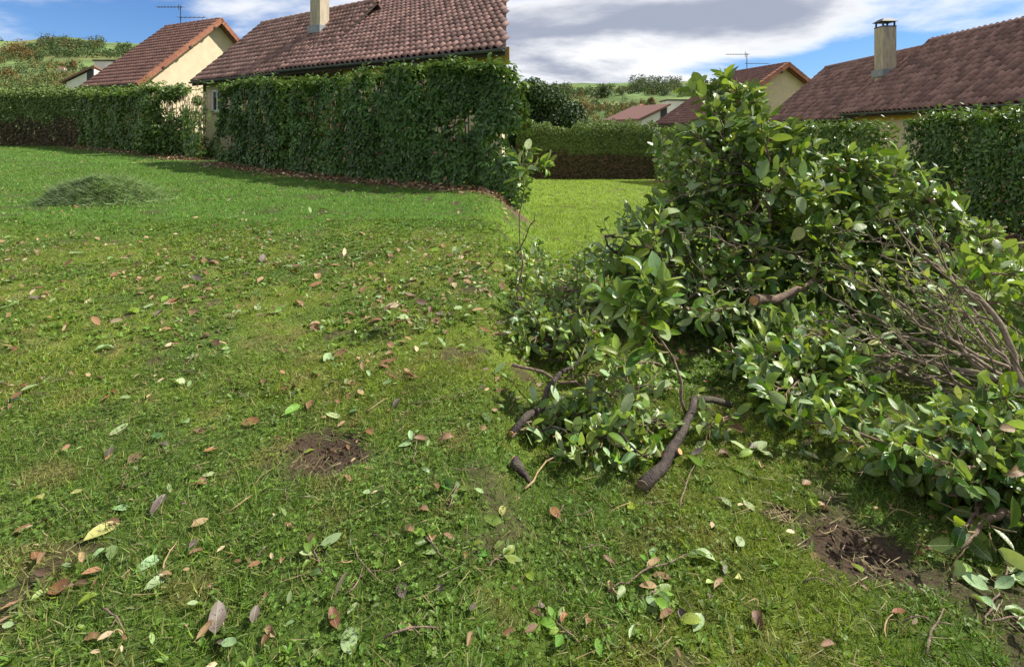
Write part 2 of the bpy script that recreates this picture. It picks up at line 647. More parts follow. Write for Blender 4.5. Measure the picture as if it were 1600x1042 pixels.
# small templates
T_BLADE = (np.array([(0, -.5, 0), (0, .5, 0), (.55, .38, .03), (.55, -.38, .03), (1, 0, -.12)]), np.array([(0, 1, 2), (0, 2, 3), (3, 2, 4)]))
T_BLADE1 = (np.array([(0, -.5, 0), (0, .5, 0), (1, 0, 0)]), np.array([(0, 1, 2)]))
T_ROUND = (np.array([(0, 0, 0), (.35, -.42, .08), (.85, -.36, .05), (1, 0, -.02), (.85, .36, .05), (.35, .42, .08)]), np.array([(0, 1, 2), (0, 2, 3), (0, 3, 4), (0, 4, 5)]))
T_LAUREL = (np.array([(0, 0, 0), (.3, -.21, .05), (.7, -.19, .03), (1, 0, -.08), (.7, .19, .03), (.3, .21, .05), (.5, 0, -.02)]),
            np.array([(0, 1, 6), (1, 2, 6), (2, 3, 6), (3, 4, 6), (4, 5, 6), (5, 0, 6)]))
T_QUAD = (np.array([(0, -.4, 0), (.5, -.5, .1), (1, 0, -.05), (.5, .5, .1)]), np.array([(0, 1, 2, 3)]))


def runit(n):
    return norm(rng.normal(size=(n, 3)))


def jitcol(base, n, v=0.25, h=0.1):
    base = np.asarray(base, float)
    k = 1 + v * rng.uniform(-1, 1, (n, 1))
    hh = 1 + h * rng.uniform(-1, 1, (n, 3))
    return np.clip(base * k * hh, 0.002, 1)


# ------------------------------------------------------------------ ground
def lawn_color(X, Y):
    """own colour of the turf: rich far strip, mossy yellow middle, clover near"""
    X = np.asarray(X, float)
    Y = np.asarray(Y, float)
    n = fbm(X, Y, 1.3, 9, 4)
    n2 = fbm(X, Y, 4.5, 14, 3)
    rich = np.array([0.074, 0.170, 0.014])
    moss = np.array([0.158, 0.222, 0.022])
    clov = np.array([0.088, 0.158, 0.020])
    bright_grn = np.array([0.170, 0.262, 0.018])
    dry = np.array([0.17, 0.135, 0.05])
    left = 1 - sstep(-0.10, 0.09, X / np.maximum(np.abs(Y), .5) + (fbm(X, Y, 1.1, 77, 3) - .5) * .16)
    far = sstep(5.6, 7.4, Y + (n - .5) * 2.5)
    mid = sstep(2.3, 3.3, Y + (n2 - .5) * 1.2)
    # left garden
    cm = clov + (moss - clov) * (sstep(0.34, 0.62, n)[..., None] * mid[..., None])
    cm = cm + (dry - cm) * (sstep(0.58, 0.78, n2)[..., None] * 0.6)
    edge = np.exp(-((Y - 6.7) / 0.9) ** 2) * sstep(0.4, 0.65, n)
    cl = cm * (1 - far[..., None]) + rich * far[..., None]
    cl = cl + (np.array([.22, .25, .03]) - cl) * (edge * 0.5)[..., None]
    # right garden
    farr = sstep(4.6, 6.0, Y + (n - .5))
    cr = clov * 1.0 + (moss * 0.9 - clov) * (sstep(0.42, 0.68, n) * 0.8)[..., None]
    cr = cr + (dry - cr) * (sstep(0.6, 0.8, n2)[..., None] * 0.5)
    cr = cr * (1 - farr[..., None]) + bright_grn * farr[..., None]
    c = cl * left[..., None] + cr * (1 - left)[..., None]
    n3 = fbm(X, Y, 13, 18, 2)
    return c * (0.55 + 0.45 * n2 + 0.5 * n3)[..., None]


def soil_amount(X, Y):
    s = np.zeros_like(np.asarray(X, float))
    nn = (fbm(X, Y, 9, 21, 3) - .5) * 1.3
    for (px, py, r, d) in HOLES:
        q = np.sqrt(((X - px) / r[0]) ** 2 + ((Y - py) / r[1]) ** 2) + nn
        s = np.maximum(s, 1 - sstep(0.75, 1.25, q))
    q = np.sqrt(((X - _h4[0]) / .16) ** 2 + ((Y - _h4[1]) / .3) ** 2) + nn * 1.6
    s = np.maximum(s, 0.7 * (1 - sstep(0.4, 1.2, q)))
    sp = sstep(0.69, 0.78, fbm(X, Y, 3.2, 31, 3)) * 0.8
    return np.maximum(s, sp)


def hedge_foot(X, Y):
    """bare strip of leaf litter at the hedges"""
    s = np.zeros_like(np.asarray(X, float))
    for pts in HEDGE_LINES:
        d = np.full(s.shape, 99.0)
        for a, b in zip(pts[:-1], pts[1:]):
            a = np.array(a[:2])
            b = np.array(b[:2])
            ab = b - a
            t = np.clip(((X - a[0]) * ab[0] + (Y - a[1]) * ab[1]) / (ab @ ab), 0, 1)
            d = np.minimum(d, np.hypot(X - a[0] - t * ab[0], Y - a[1] - t * ab[1]))
        s = np.maximum(s, 1 - sstep(0.25, 0.75, d + (fbm(X, Y, 2.5, 40, 3) - .5) * .6))
    return s


# hedge base lines (X, Y): front faces as they stand on the lawn
H_DENSE_L = [(0.02, 10.95), (-3.87, 12.9), (-7.4, 15.4), (-10.4, 17.9)]
H_THIN_L = [(-11.6, 19.0), (-14.3, 21.2), (-17.6, 23.4), (-23.2, 27.2)]
H_FAR_L = [(-23.2, 27.4), (-28.4, 28.4), (-40, 30)]
H_NEAR_R = [(8.75, 7.4), (9.5, 10.6), (9.85, 13.0)]
H_MID_R = [(10.3, 14.6), (9.9, 18), (9.2, 23), (8.0, 28.6)]
H_FAR_R = [(8.0, 30.2), (4, 30.6), (0.6, 31)]
HEDGE_LINES = [H_DENSE_L, H_THIN_L, H_NEAR_R, H_MID_R]

ys = np.concatenate([np.linspace(-6, 1.0, 12), np.linspace(1.05, 4, 118), np.linspace(4.04, 10, 110), np.geomspace(10.1, 44, 60)])
xs_p = np.concatenate([np.linspace(0, 4, 110), np.geomspace(4.05, 62, 70)])
xs = np.concatenate([-xs_p[::-1], xs_p[1:]])
GX, GY = np.meshgrid(xs, ys)
GZ = gz(GX, GY)
gc = lawn_color(GX, GY) * 0.62
sa = soil_amount(GX, GY)[..., None]
gc = gc * (1 - sa) + np.array([0.055, 0.036, 0.023]) * sa
hf = hedge_foot(GX, GY)[..., None]
gc = gc * (1 - hf) + np.array([0.10, 0.062, 0.042]) * hf
GZ = GZ - 0.02 * np.clip(hf[..., 0], 0, 1) * 0
V = np.stack([GX, GY, GZ], -1).reshape(-1, 3)
ny, nx = GX.shape
idx = np.arange(ny * nx).reshape(ny, nx)
Q = np.stack([idx[:-1, :-1], idx[:-1, 1:], idx[1:, 1:], idx[1:, :-1]], -1).reshape(-1, 4)
o = link('lawn', setmesh('lawn', V, [Q], gc.reshape(-1, 3), M['ground'], True))
tag(o, kind='structure')

# hills: one sheet from behind the gardens out to the horizon
px_a = np.concatenate([np.linspace(-2600, -300, 24), np.linspace(-260, 2000, 150), np.linspace(2050, 4600, 24)])
ang = np.arctan((px_a - 800) / FPX)
ang = np.concatenate([ang, np.linspace(ang[-1], ang[0] + 2 * math.pi, 40)[1:-1]])
dist = np.concatenate([[38, 44, 52, 64], np.geomspace(75, 620, 46), np.geomspace(680, 4000, 14)])


def hill_elev(pxv, d):
    """height above eye level in pixels of the far land seen at column pxv, at distance d"""
    top = np.interp(pxv, [-3000, 0, 100, 240, 520, 790, 830, 950, 1080, 1300, 5000], [150, 139, 146, 140, 110, 80, 74, 77, 80, 70, 60])
    low = np.interp(pxv, [-3000, 0, 240, 790, 1080, 5000], [55, 62, 62, 10, 12, 0])
    f = sstep(0, 1, (np.log(d) - math.log(110)) / (math.log(560) - math.log(110)))
    return low + (top - low) * f


AN, DI = np.meshgrid(ang, dist)
PXV = 800 + FPX * np.tan(np.clip(AN, -1.35, 1.35))
PXV = np.where(np.cos(AN) <= 0.2, 5000, PXV)
sc_ = DI * np.maximum(np.cos(AN), 0.25)
zz = EYE + hill_elev(PXV, DI) / FPX * sc_
zz = np.where(DI > 600, EYE + hill_elev(PXV, DI * 0 + 600) / FPX * sc_ * (600 / DI) - (DI - 600) * 0.03, zz)
near = 1 - sstep(44, 100, DI)
zz = zz * (1 - near) + (-3.2) * near
HX = np.sin(AN) * DI
HY = np.cos(AN) * DI
zz = zz + (fbm(HX, HY, 0.02, 50, 4) - .5) * np.clip((DI - 60) * 0.03, 0, 9)


def hill_color(X, Y):
    c1 = np.array([0.085, 0.138, 0.044])
    c2 = np.array([0.115, 0.170, 0.058])
    c3 = np.array([0.15, 0.15, 0.055])
    n = fbm(X, Y, 0.011, 61, 2)
    n2 = fbm(X, Y, 0.03, 66, 3)
    c = c1 + (c2 - c1) * sstep(.42, .5, n)[..., None]
    c = c + (c3 - c) * (sstep(.58, .62, n2) * .7)[..., None]
    return c


V = np.stack([HX, HY, zz], -1).reshape(-1, 3)
nd_, na_ = AN.shape
idx = np.arange(nd_ * na_).reshape(nd_, na_)
i2 = np.concatenate([idx, idx[:, :1]], 1)
Q = np.stack([i2[:-1, :-1], i2[1:, :-1], i2[1:, 1:], i2[:-1, 1:]], -1).reshape(-1, 4)
o = link('hills', setmesh('hills', V, [Q[:, ::-1]], hill_color(HX, HY).reshape(-1, 3), M['hill'], True))
tag(o, kind='structure')


def hill_point(pxv, row):
    """point of the hillside seen at a column and row"""
    best = None
    for d in np.geomspace(105, 600, 90):
        a = math.atan((pxv - 800) / FPX)
        e = float(hill_elev(pxv, d))
        if HOR - e <= row:
            best = d
            break
    if best is None:
        best = 590
    D = best * math.cos(a)
    hx = math.tan(a) * D
    z = EYE + float(hill_elev(pxv, best)) / FPX * D + (float(fbm(hx, D, 0.02, 50, 4)) - .5) * np.clip((best - 60) * 0.03, 0, 9)
    return np.array([hx, D, z])


# ------------------------------------------------------------------ far trees
def crown_cloud(cl, base, h, w, color, n, leaf, lumps=6, low=0.15, squash=1.0):
    """leaf clumps through several uneven lobes"""
    base = np.asarray(base, float)
    cen = []
    for i in range(lumps):
        t = low + (1 - low) * (i + .5) / lumps
        rr = w * .5 * math.sin(math.pi * min(max(t, .12), .95) ** 0.8) * random.uniform(.3, .75)
        a = random.uniform(0, 6.28)
        cen.append((base[0] + rr * math.cos(a), base[1] + rr * math.sin(a), base[2] + h * (low + (0.86 - low) * (i + .5) / lumps), random.uniform(.24, .4) * w))
    per = n // lumps
    for (x, y, z, r) in cen:
        d = runit(per)
        rad = r * rng.uniform(0.45, 1.08, (per, 1)) ** 0.6
        P = np.array([x, y, z]) + d * rad * np.array([1, 1, .85 * squash])
        Nn = norm(d + rng.normal(size=(per, 3)) * .5)
        Dd = np.cross(Nn, rng.normal(size=(per, 3)))
        cl.add(T_QUAD, P, Dd, Nn, leaf * rng.uniform(.6, 1.3, per), None, jitcol(np.asarray(color), per, .3, .12) * random.uniform(.8, 1.2))


def far_tree(name, pxv, row, hpx, wpx, color, label, cat='tree', n=700, D=None, group=None, lumps=6, low=.15):
    p = hill_point(pxv, row) if D is None else U(pxv, row, D)
    k = p[1] / FPX
    h, w = hpx * k, wpx * k
    root = empty(name, p, label, cat, group)
    mb = MB()
    mb.tube([(0, 0, -0.3 * h), (0.01 * h, 0, h * .3), (0, .01 * h, h * .6)], [h * .035, h * .025, h * .01], 6)
    mb.build('trunk', M['bark_dark'], root)
    c = Cloud()
    crown_cloud(c, (0, 0, 0), h, w, color, n, max(1.7 * k, .05) * 1.2, lumps, low)
    c.build('crown', M['tree_leaf'], root)
    return root


GRN = (0.050, 0.085, 0.022)
DGR = (0.030, 0.055, 0.020)
OLV = (0.085, 0.098, 0.028)
ORG = (0.17, 0.105, 0.035)
YEL = (0.16, 0.145, 0.035)
wood = Cloud()


def wood_patch(pxs, rows, count, hpx, colors, n=75):
    for i in range(count):
        pxv = random.uniform(*pxs)
        row = random.uniform(*rows)
        p = hill_point(pxv, row)
        k = p[1] / FPX
        s = random.uniform(.75, 1.25)
        crown_cloud(wood, p - np.array([0, 0, .12 * hpx * k]), hpx * k * s, hpx * k * 1.1 * s, random.choice(colors), n, 1.9 * k, 5, .02)


wood_patch((62, 158), (72, 82), 95, 15, [DGR, GRN, OLV, (0.11, .085, .03)])
wood_patch((185, 205), (74, 77), 9, 9, [DGR, GRN])
wood_patch((60, 240), (85, 95), 110, 13, [GRN, DGR, OLV, GRN])
wood_patch((0, 62), (82, 104), 70, 14, [GRN, OLV, ORG, DGR])
wood_patch((-10, 135), (103, 140), 170, 13, [GRN, OLV, ORG, YEL, DGR, OLV])
wood_patch((-120, 0), (70, 130), 90, 14, [GRN, OLV, ORG, DGR])
wood_patch((985, 1062), (132, 145), 110, 14, [DGR, GRN, DGR, OLV])
wood_patch((1078, 1130), (133, 138), 16, 10, [DGR, GRN])
wood_patch((930, 1095), (144, 154), 110, 12, [GRN, DGR, OLV])
wood_patch((845, 955), (146, 176), 150, 13, [GRN, OLV, DGR, ORG, GRN])
wood_patch((830, 890), (140, 150), 40, 11, [DGR, GRN])
wood_patch((880, 995), (168, 192), 130, 12, [OLV, ORG, GRN, YEL, OLV])
wood_patch((960, 1020), (158, 176), 24, 9, [GRN, OLV, YEL])
o = wood.build('hillside_wood', M['tree_leaf'])
tag(o, kind='stuff', label='mixed autumn woods and hedgerows over the hillside', cat='woods')

far_tree('autumn_tree', 32, 98, 26, 30, ORG, 'brown autumn tree on the hill at the far left of the left lawn')
far_tree('autumn_tree', 12, 128, 24, 26, (0.15, .10, .03), 'russet round tree low on the hillside above the far left hedge')
far_tree('autumn_tree', 115, 107, 15, 13, ORG, 'small orange tree just left of the flat white wall on the left')
far_tree('green_tree', 50, 92, 20, 20, GRN, 'green tree standing right of the brown autumn tree on the left hill')
far_tree('autumn_tree', 1017, 170, 16, 13, ORG, 'small orange tree above the white house on the right')
far_tree('autumn_tree', 913, 184, 22, 30, ORG, 'wide orange brown tree low on the hillside in the right view')
far_tree('green_tree', 943, 156, 20, 16, GRN, 'green tree mid slope beside the wood in the right view')

# houses of the far hamlet
for (pxv, row, wd, lab, wm) in ((98, 109, 9, 'tiny pale farmhouse among trees on the left hillside', 'white'), (985, 166, 9, 'tiny pale farmhouse among trees on the right hillside', 'white'), (1003, 171, 8, 'tiny ochre farmhouse right of the pale one on the right hillside', 'cream')):
    p = hill_point(pxv, row)
    k = p[1] / FPX
    r = empty('farmhouse', p, lab, 'house')
    w = wd * k
    MB().box((0, 0, .1 * w), (w, w * .7, .8 * w)).build('wall', M[wm], r)
    MB().prism([(-w * .55, -w * .4, .5 * w), (w * .55, -w * .4, .5 * w), (w * .55, w * .4, .5 * w), (-w * .55, w * .4, .5 * w)],
               [(-w * .5, -.02 * w, .78 * w), (w * .5, -.02 * w, .78 * w), (w * .5, .02 * w, .78 * w), (-w * .5, .02 * w, .78 * w)]).build('roof', M['verge'], r)

# round evergreen beyond the right lawn and bushes beside it
rt = empty('evergreen_tree', U(845, 235, 36), 'dark round evergreen tree beyond the hedge at the left of the right lawn', 'tree')
mb = MB()
mb.tube([(0, 0, -.6), (.1, 0, 1.2), (0, .1, 2.6)], [.22, .16, .08], 7)
mb.build('trunk', M['bark_dark'], rt)
c = Cloud()
for (dx, hh, ww) in ((-.5, 5.7, 3.6), (.9, 5.0, 3.6), (2.2, 3.9, 2.9), (-1.7, 5.2, 3.0)):
    crown_cloud(c, (dx, random.uniform(-.5, .5), -.4), hh, ww, (.036, .070, .018), 6000, .19, 14, .02)
c.build('crown', M['tree_leaf'], rt)
for i, (x, w, h, cc, lab) in enumerate(((885, 46, 30, (.075, .105, .04), 'grey green bush behind the far hedge next to the round evergreen'),
                                        (915, 60, 24, (.13, .15, .05), 'pale olive bush behind the far hedge on the right lawn'),
                                        (30, 80, 36, (.075, .11, .035), 'feathery bush rising behind the far left hedge'))):
    far_tree('bush', x, 218 if x > 700 else 160, h + 8, w, cc, lab, 'bush', 1500, 38, None, 10, .05)

# ------------------------------------------------------------------ hedges
def polyline(pts, t):
    pts = np.asarray(pts, float)
    seg = np.linalg.norm(np.diff(pts, axis=0), axis=1)
    cum = np.concatenate([[0], np.cumsum(seg)])
    s = t * cum[-1]
    X = np.interp(s, cum, pts[:, 0])
    Y = np.interp(s, cum, pts[:, 1])
    i = np.clip(np.searchsorted(cum, s, side='right') - 1, 0, len(seg) - 1)
    d = (pts[i + 1] - pts[i]) / seg[i][:, None]
    return X, Y, d, s, cum[-1]


def laurel_hedge(name, label, line, heights, thick, dens, leaf, colors, density_fn, n_obj, objmat, seed, top_fuzz=0.12, stems=True, group=None, side=1):
    """heights: list of (fraction along the line, height). the line is the front foot; the hedge lies behind it"""
    X0, Y0, d0, s0, total = polyline(line, np.array([0.5]))
    bx, by = np.mean([p[0] for p in line]), np.mean([p[1] for p in line])
    base = np.array([bx, by, float(gz(bx, by))])
    root = empty(name, base, label, 'hedge', group)
    area = total * np.mean([h for _, h in heights])
    n = int(area * dens)
    hf_ = np.array(heights)
    cl = Cloud()
    objs = []

    def emit(n, mode):
        t = rng.random(n)
        X, Y, d, s, tot = polyline(line, t)
        nrm = np.stack([-d[:, 1], d[:, 0]], 1) * side       # pointing away from the lawn
        hgt = np.interp(t, hf_[:, 0], hf_[:, 1])
        lump = (fbm(s, s * 0 + seed, 1.1, seed, 3) - .5)
        shrub = np.abs(np.sin(s * 2.3 + 1.5 * fbm(s, s * 0, .5, seed + 2, 2)))        # one shrub every 1.4 m
        hgt = hgt - .12 * (1 - shrub) ** 2
        if mode == 'front':
            v = rng.random(n) ** 0.9
            dep = np.abs(rng.normal(0, .09, n)) + 0.12 * fbm(s, v * hgt, 2.2, seed + 3, 3) + 0.40 * (fbm(s, v * hgt, .8, seed + 5, 2) - .45) + .18 * (1 - shrub) ** 2
            out = -nrm
            upw = 0.35
        elif mode == 'back':
            v = rng.random(n)
            dep = thick - np.abs(rng.normal(0, .12, n))
            out = nrm
            upw = 0.3
        else:
            v = 1 - np.abs(rng.normal(0, .03, n))
            dep = rng.uniform(0.05, thick, n)
            out = nrm * rng.uniform(-.4, .4, (n, 1))
            upw = 1.3
        z = v * (hgt + lump * top_fuzz * 1.6) + (rng.random(n) ** 8) * (top_fuzz + .12) * (v > .93)
        keep = rng.random(n) < density_fn(s / tot, v, fbm(s, z, 1.7, seed + 8, 3))
        X, Y, nrm, out, dep, z, v, s = [a[keep] for a in (X, Y, nrm, out, dep, z, v, s)]
        m = len(X)
        P = np.stack([X + nrm[:, 0] * dep, Y + nrm[:, 1] * dep, gz(X, Y) + z], 1)
        O3 = np.concatenate([out, np.zeros((m, 1))], 1)
        N = norm(O3 + np.array([0, 0, upw]) + rng.normal(size=(m, 3)) * .42)
        D = norm(np.cross(N, rng.normal(size=(m, 3))) + np.array([0, 0, -.25]))
        cidx = rng.integers(0, len(colors), m)
        C = np.array(colors)[cidx] * (1 + .35 * rng.uniform(-1, 1, (m, 1))) * (.62 + .8 * fbm(s, z, 1.3, seed + 12, 3))[:, None]
        dead = (rng.random(m) < .05 * sstep(.5, .6, fbm(s, z, 1.1, seed + 13, 2)) + .006)[:, None]
        C = np.where(dead, np.array([.16, .10, .045]) * rng.uniform(.6, 1.3, (m, 1)), C)
        bright_grn = (v > .94)[:, None] * rng.random((m, 1))  # sunlit top rim of the hedge painted into the leaf colour
        C = C * (1 - .6 * bright_grn) + np.array([.14, .21, .03]) * .6 * bright_grn
        L = leaf * rng.uniform(.7, 1.25, m)
        return P, D, N, L, C

    for mode, k in (('front', 1.0), ('top', .28), ('back', .5)):
        P, D, N, L, C = emit(int(n * k), mode)
        if mode == 'front' and n_obj:
            order = np.argsort(P[:, 1] + 0.35 * np.abs(rng.normal(size=len(P))))
            ff = order[:n_obj]
            rest = order[n_obj:]
            ms = leaf_meshes(objmat)
            for i in ff:
                x, y, z = frames(D[i:i + 1], N[i:i + 1])
                o = bpy.data.objects.new('leaf', ms[int(i) % len(ms)])
                mt = Matrix((x[0] * L[i], y[0] * L[i], z[0] * L[i])).transposed().to_4x4()
                mt.translation = Vector(P[i] - base)
                o.parent = root
                o.matrix_local = mt
                col.objects.link(o)
            P, D, N, L, C = P[rest], D[rest], N[rest], L[rest], C[rest]
        cl.add(T_LAUREL, P, D, N, L, None, C)
    f = cl.build('foliage', M['hedge_leaf'], root, base)
    tag(f, kind='stuff')
    if stems:
        mb = MB()
        k = int(total / .55)
        for i in range(k):
            t = .04 + .96 * (i + random.uniform(.2, .8)) / k
            X, Y, d, s, tot = polyline(line, np.array([t]))
            nrm = np.array([-d[0, 1], d[0, 0]]) * side
            h = float(np.interp(t, hf_[:, 0], hf_[:, 1]))
            gx, gy = X[0] + nrm[0] * thick * .5, Y[0] + nrm[1] * thick * .5
            g = float(gz(gx, gy))
            for j in range(3):
                ax, ay = random.uniform(-.3, .3), random.uniform(-.2, .2)
                mb.tube([(gx, gy, g - .05), (gx + ax * .4, gy + ay * .4, g + h * .35), (gx + ax, gy + ay, g + h * .7), (gx + ax * 1.3, gy + ay, g + h * .9)], [.03, .022, .014, .006], 5)
        mb.build('stems', M['bark'], root, True, base)
    return root


LAUR = [(.052, .112, .026), (.068, .138, .030), (.038, .088, .022), (.085, .16, .038)]
LAURB = [(.075, .145, .030), (.105, .18, .038), (.055, .115, .026), (.13, .20, .05)]


def dens_dense(u, v, n):
    k = np.ones_like(u)
    # the worn gap in the middle, where the wall shows through
    k = k * (1 - .85 * np.exp(-((u - .455) / .035) ** 2) * sstep(.42, .5, v))
    k = k * (1 - .6 * np.exp(-((u - .52) / .05) ** 2) * np.exp(-((v - .6) / .25) ** 2))
    k = k * (1 - .95 * sstep(.595, .65, n) * sstep(.06, .2, v))
    k = k * (1 - .9 * sstep(.45, .6, n) * np.exp(-((u - .66) / .09) ** 2) * sstep(.3, .5, v))
    return k


laurel_hedge('laurel_hedge', 'tall clipped dark laurel hedge along the right side of the left lawn', H_DENSE_L, [(0, 2.84), (.25, 2.8), (.5, 2.62), (.75, 2.75), (1, 2.72)], .9, 980, .14, LAUR, dens_dense, 300, 'laurel_dark', 4, side=-1)


def dens_thin(u, v, n):
    k = np.ones_like(u)
    k = k * (1 - .97 * np.exp(-((u - .06) / .085) ** 2) * sstep(.12, .32, v + (n - .5) * .3))
    k = k * (1 - .9 * np.exp(-((u - .26) / .09) ** 2) * sstep(.45, .62, v + (n - .5) * .7))
    k = k * (1 - .75 * sstep(.56, .66, n) * sstep(.2, .4, v))
    k = k * (1 - .92 * sstep(.50, .55, n) * sstep(.3, .45, v) * (1 - sstep(.38, .5, u)))
    k = k * (1 - .9 * sstep(.55, .75, v + (n - .5) * .8) * (1 - sstep(.28, .42, u)))
    return k


laurel_hedge('laurel_hedge', 'thin gappy light green laurel hedge in front of the cream gable', H_THIN_L, [(0, 2.8), (.12, 2.85), (.3, 2.6), (.45, 2.8), (1, 2.7)], .8, 560, .165, LAURB, dens_thin, 0, None, 9, top_fuzz=.4, side=-1)


def dens_full(u, v, n):
    return 1 - .7 * sstep(.62, .7, n) * sstep(.15, .3, v)


def dens_r(u, v, n):
    k = dens_full(u, v, n)
    return k


laurel_hedge('laurel_hedge', 'dark clipped laurel hedge behind the cut pile at the right edge', H_NEAR_R, [(0, 2.42), (.5, 2.42), (1, 2.45)], .9, 850, .12, LAUR, dens_r, 300, 'laurel_dark', 15, side=-1)
laurel_hedge('laurel_hedge', 'farther run of laurel hedge below the chimney house behind the pile', H_MID_R, [(0, 2.35), (.08, 2.5), (.3, 2.6), (.6, 2.75), (1, 2.9)], .9, 330, .15, LAURB + LAUR, dens_full, 0, None, 21, side=-1)


def small_hedge(name, label, line, height, thick, n, seed, side=-1):
    bx, by = np.mean([p[0] for p in line]), np.mean([p[1] for p in line])
    base = np.array([bx, by, float(gz(bx, by))])
    root = empty(name, base, label, 'hedge')
    cl = Cloud()
    for mode, k in (('front', .72), ('top', .28)):
        m = int(n * k)
        t = rng.random(m)
        X, Y, d, s, tot = polyline(line, t)
        nrm = np.stack([-d[:, 1], d[:, 0]], 1) * side
        v = rng.random(m) if mode == 'front' else 1 - np.abs(rng.normal(0, .02, m)) + rng.random(m) ** 3 * .22 * fbm(s, s * 0, 1.5, seed, 2) * 2
        dep = np.abs(rng.normal(0, .12, m)) if mode == 'front' else rng.uniform(0, thick, m)
        z = v * (height + (fbm(s, s * 0 + 1, .6, seed, 3) - .5) * .35)
        P = np.stack([X + nrm[:, 0] * dep, Y + nrm[:, 1] * dep, gz(X, Y) + z], 1)
        O3 = np.concatenate([-nrm if mode == 'front' else nrm * 0, np.zeros((m, 1))], 1)
        N = norm(O3 + np.array([0, 0, .4]) + rng.normal(size=(m, 3)) * .5)
        D = norm(np.cross(N, rng.normal(size=(m, 3))) + np.array([0, 0, .5 if mode == 'top' else 0]))
        g = sstep(.46, .60, v + (fbm(s, z, 1.2, seed + 5, 3) - .5) * .35)[:, None]
        C = np.array([.115, .078, .046]) * (1 - g) + np.array([.11, .165, .042]) * g
        sel = (rng.random(m) < .3)[:, None] * (1 - g)
        C = C * (1 - sel) + np.array([.05, .06, .025]) * sel
        C = C * (1 + .35 * rng.uniform(-1, 1, (m, 1)))
        cl.add(T_QUAD, P, D, N, rng.uniform(.07, .15, m), None, C)
    f = cl.build('foliage', M['tree_leaf'], root, base)
    tag(f, kind='stuff')
    mb = MB()
    for i in range(60):
        X, Y, d, s, tot = polyline(line, np.array([(i + .5) / 60]))
        nrm = np.array([-d[0, 1], d[0, 0]]) * side * thick * .5
        g = float(gz(X[0], Y[0]))
        mb.tube([(X[0] + nrm[0], Y[0] + nrm[1], g - .05), (X[0] + nrm[0] + random.uniform(-.2, .2), Y[0] + nrm[1], g + height * .9)], [.03, .01], 5)
    mb.build('stems', M['bark_dark'], root, True, base)
    return root


small_hedge('beech_hedge', 'far clipped hedge with brown lower half at the left end of the left lawn', H_FAR_L, 2.75, 1.4, 52000, 3)
small_hedge('beech_hedge', 'far clipped hedge with brown lower half across the end of the right lawn', [(8.6, 30.2), (4, 30.4), (0.3, 30.8)], 2.75, 1.6, 40000, 7, side=-1)

# sparse ragged shrub standing in the gap of the left hedge
p = G(272, 243)
k = p[1] / FPX
sh = empty('laurel_shrub', p, 'sparse ragged laurel shrub with bare stems left of the gap in the left hedge', 'shrub')
mb = MB()
for (dx, top, lean) in ((-.55, 1.9, -.35), (-.2, 2.6, -.3), (.1, 2.75, .05), (.3, 2.7, .25), (.42, 2.3, .35), (-.35, 2.3, -.55)):
    mb.tube([(dx * .4, 0, -.05), (dx * .8, .05, top * .4), (dx + lean * .5, -.05, top * .75), (dx + lean, 0, top)], [.03, .024, .016, .006], 6)
mb.build('stems', M['bark'], sh, True)
c = Cloud()
for (dx, z, r, n) in ((-.35, 2.55, .38, 420), (.05, 2.62, .36, 420), (.35, 2.72, .26, 200), (-1.0, 2.15, .36, 330), (-.75, 1.75, .34, 240), (-.9, 1.1, .55, 700), (-.3, 1.0, .5, 600), (-.2, .5, .55, 700), (.15, .7, .4, 350), (-1.1, .5, .5, 600), (.3, .3, .35, 260), (1.0, 2.3, .22, 150)):
    d = runit(n)
    P = np.array([dx, 0, z]) + d * r * rng.uniform(.3, 1.1, (n, 1)) ** .6
    N = norm(d + np.array([0, 0, .5]) + rng.normal(size=(n, 3)) * .5)
    c.add(T_LAUREL, P, np.cross(N, rng.normal(size=(n, 3))), N, rng.uniform(.10, .19, n), None, jitcol((.095, .165, .036), n, .45, .12))
f = c.build('foliage', M['hedge_leaf'], sh)
tag(f, kind='stuff')

# ------------------------------------------------------------------ houses
def tile_mesh(tw, tl, key):
    """one curved clay tile lying along +y (up the slope), lower end raised"""
    k = 6
    V = []
    for j, (yy, zz) in enumerate(((0, .045), (tl * 1.12, .012))):
        for i in range(k + 1):
            u = i / k
            h = math.sin(math.pi * min(u / .72, 1)) if u < .72 else -.12 * math.sin(math.pi * (u - .72) / .28)
            V.append((u * tw * 1.02, yy, zz + h * tw * .40))
    n = k + 1
    Q = [(i, i + 1, n + i + 1, n + i) for i in range(k)]
    m = len(V)
    for i in range(k + 1):
        V.append((V[i][0], .0, V[i][2] - .022))
    Q += [(m + i, m + i + 1, i + 1, i) for i in range(k)]
    return np.array(V), np.array(Q)


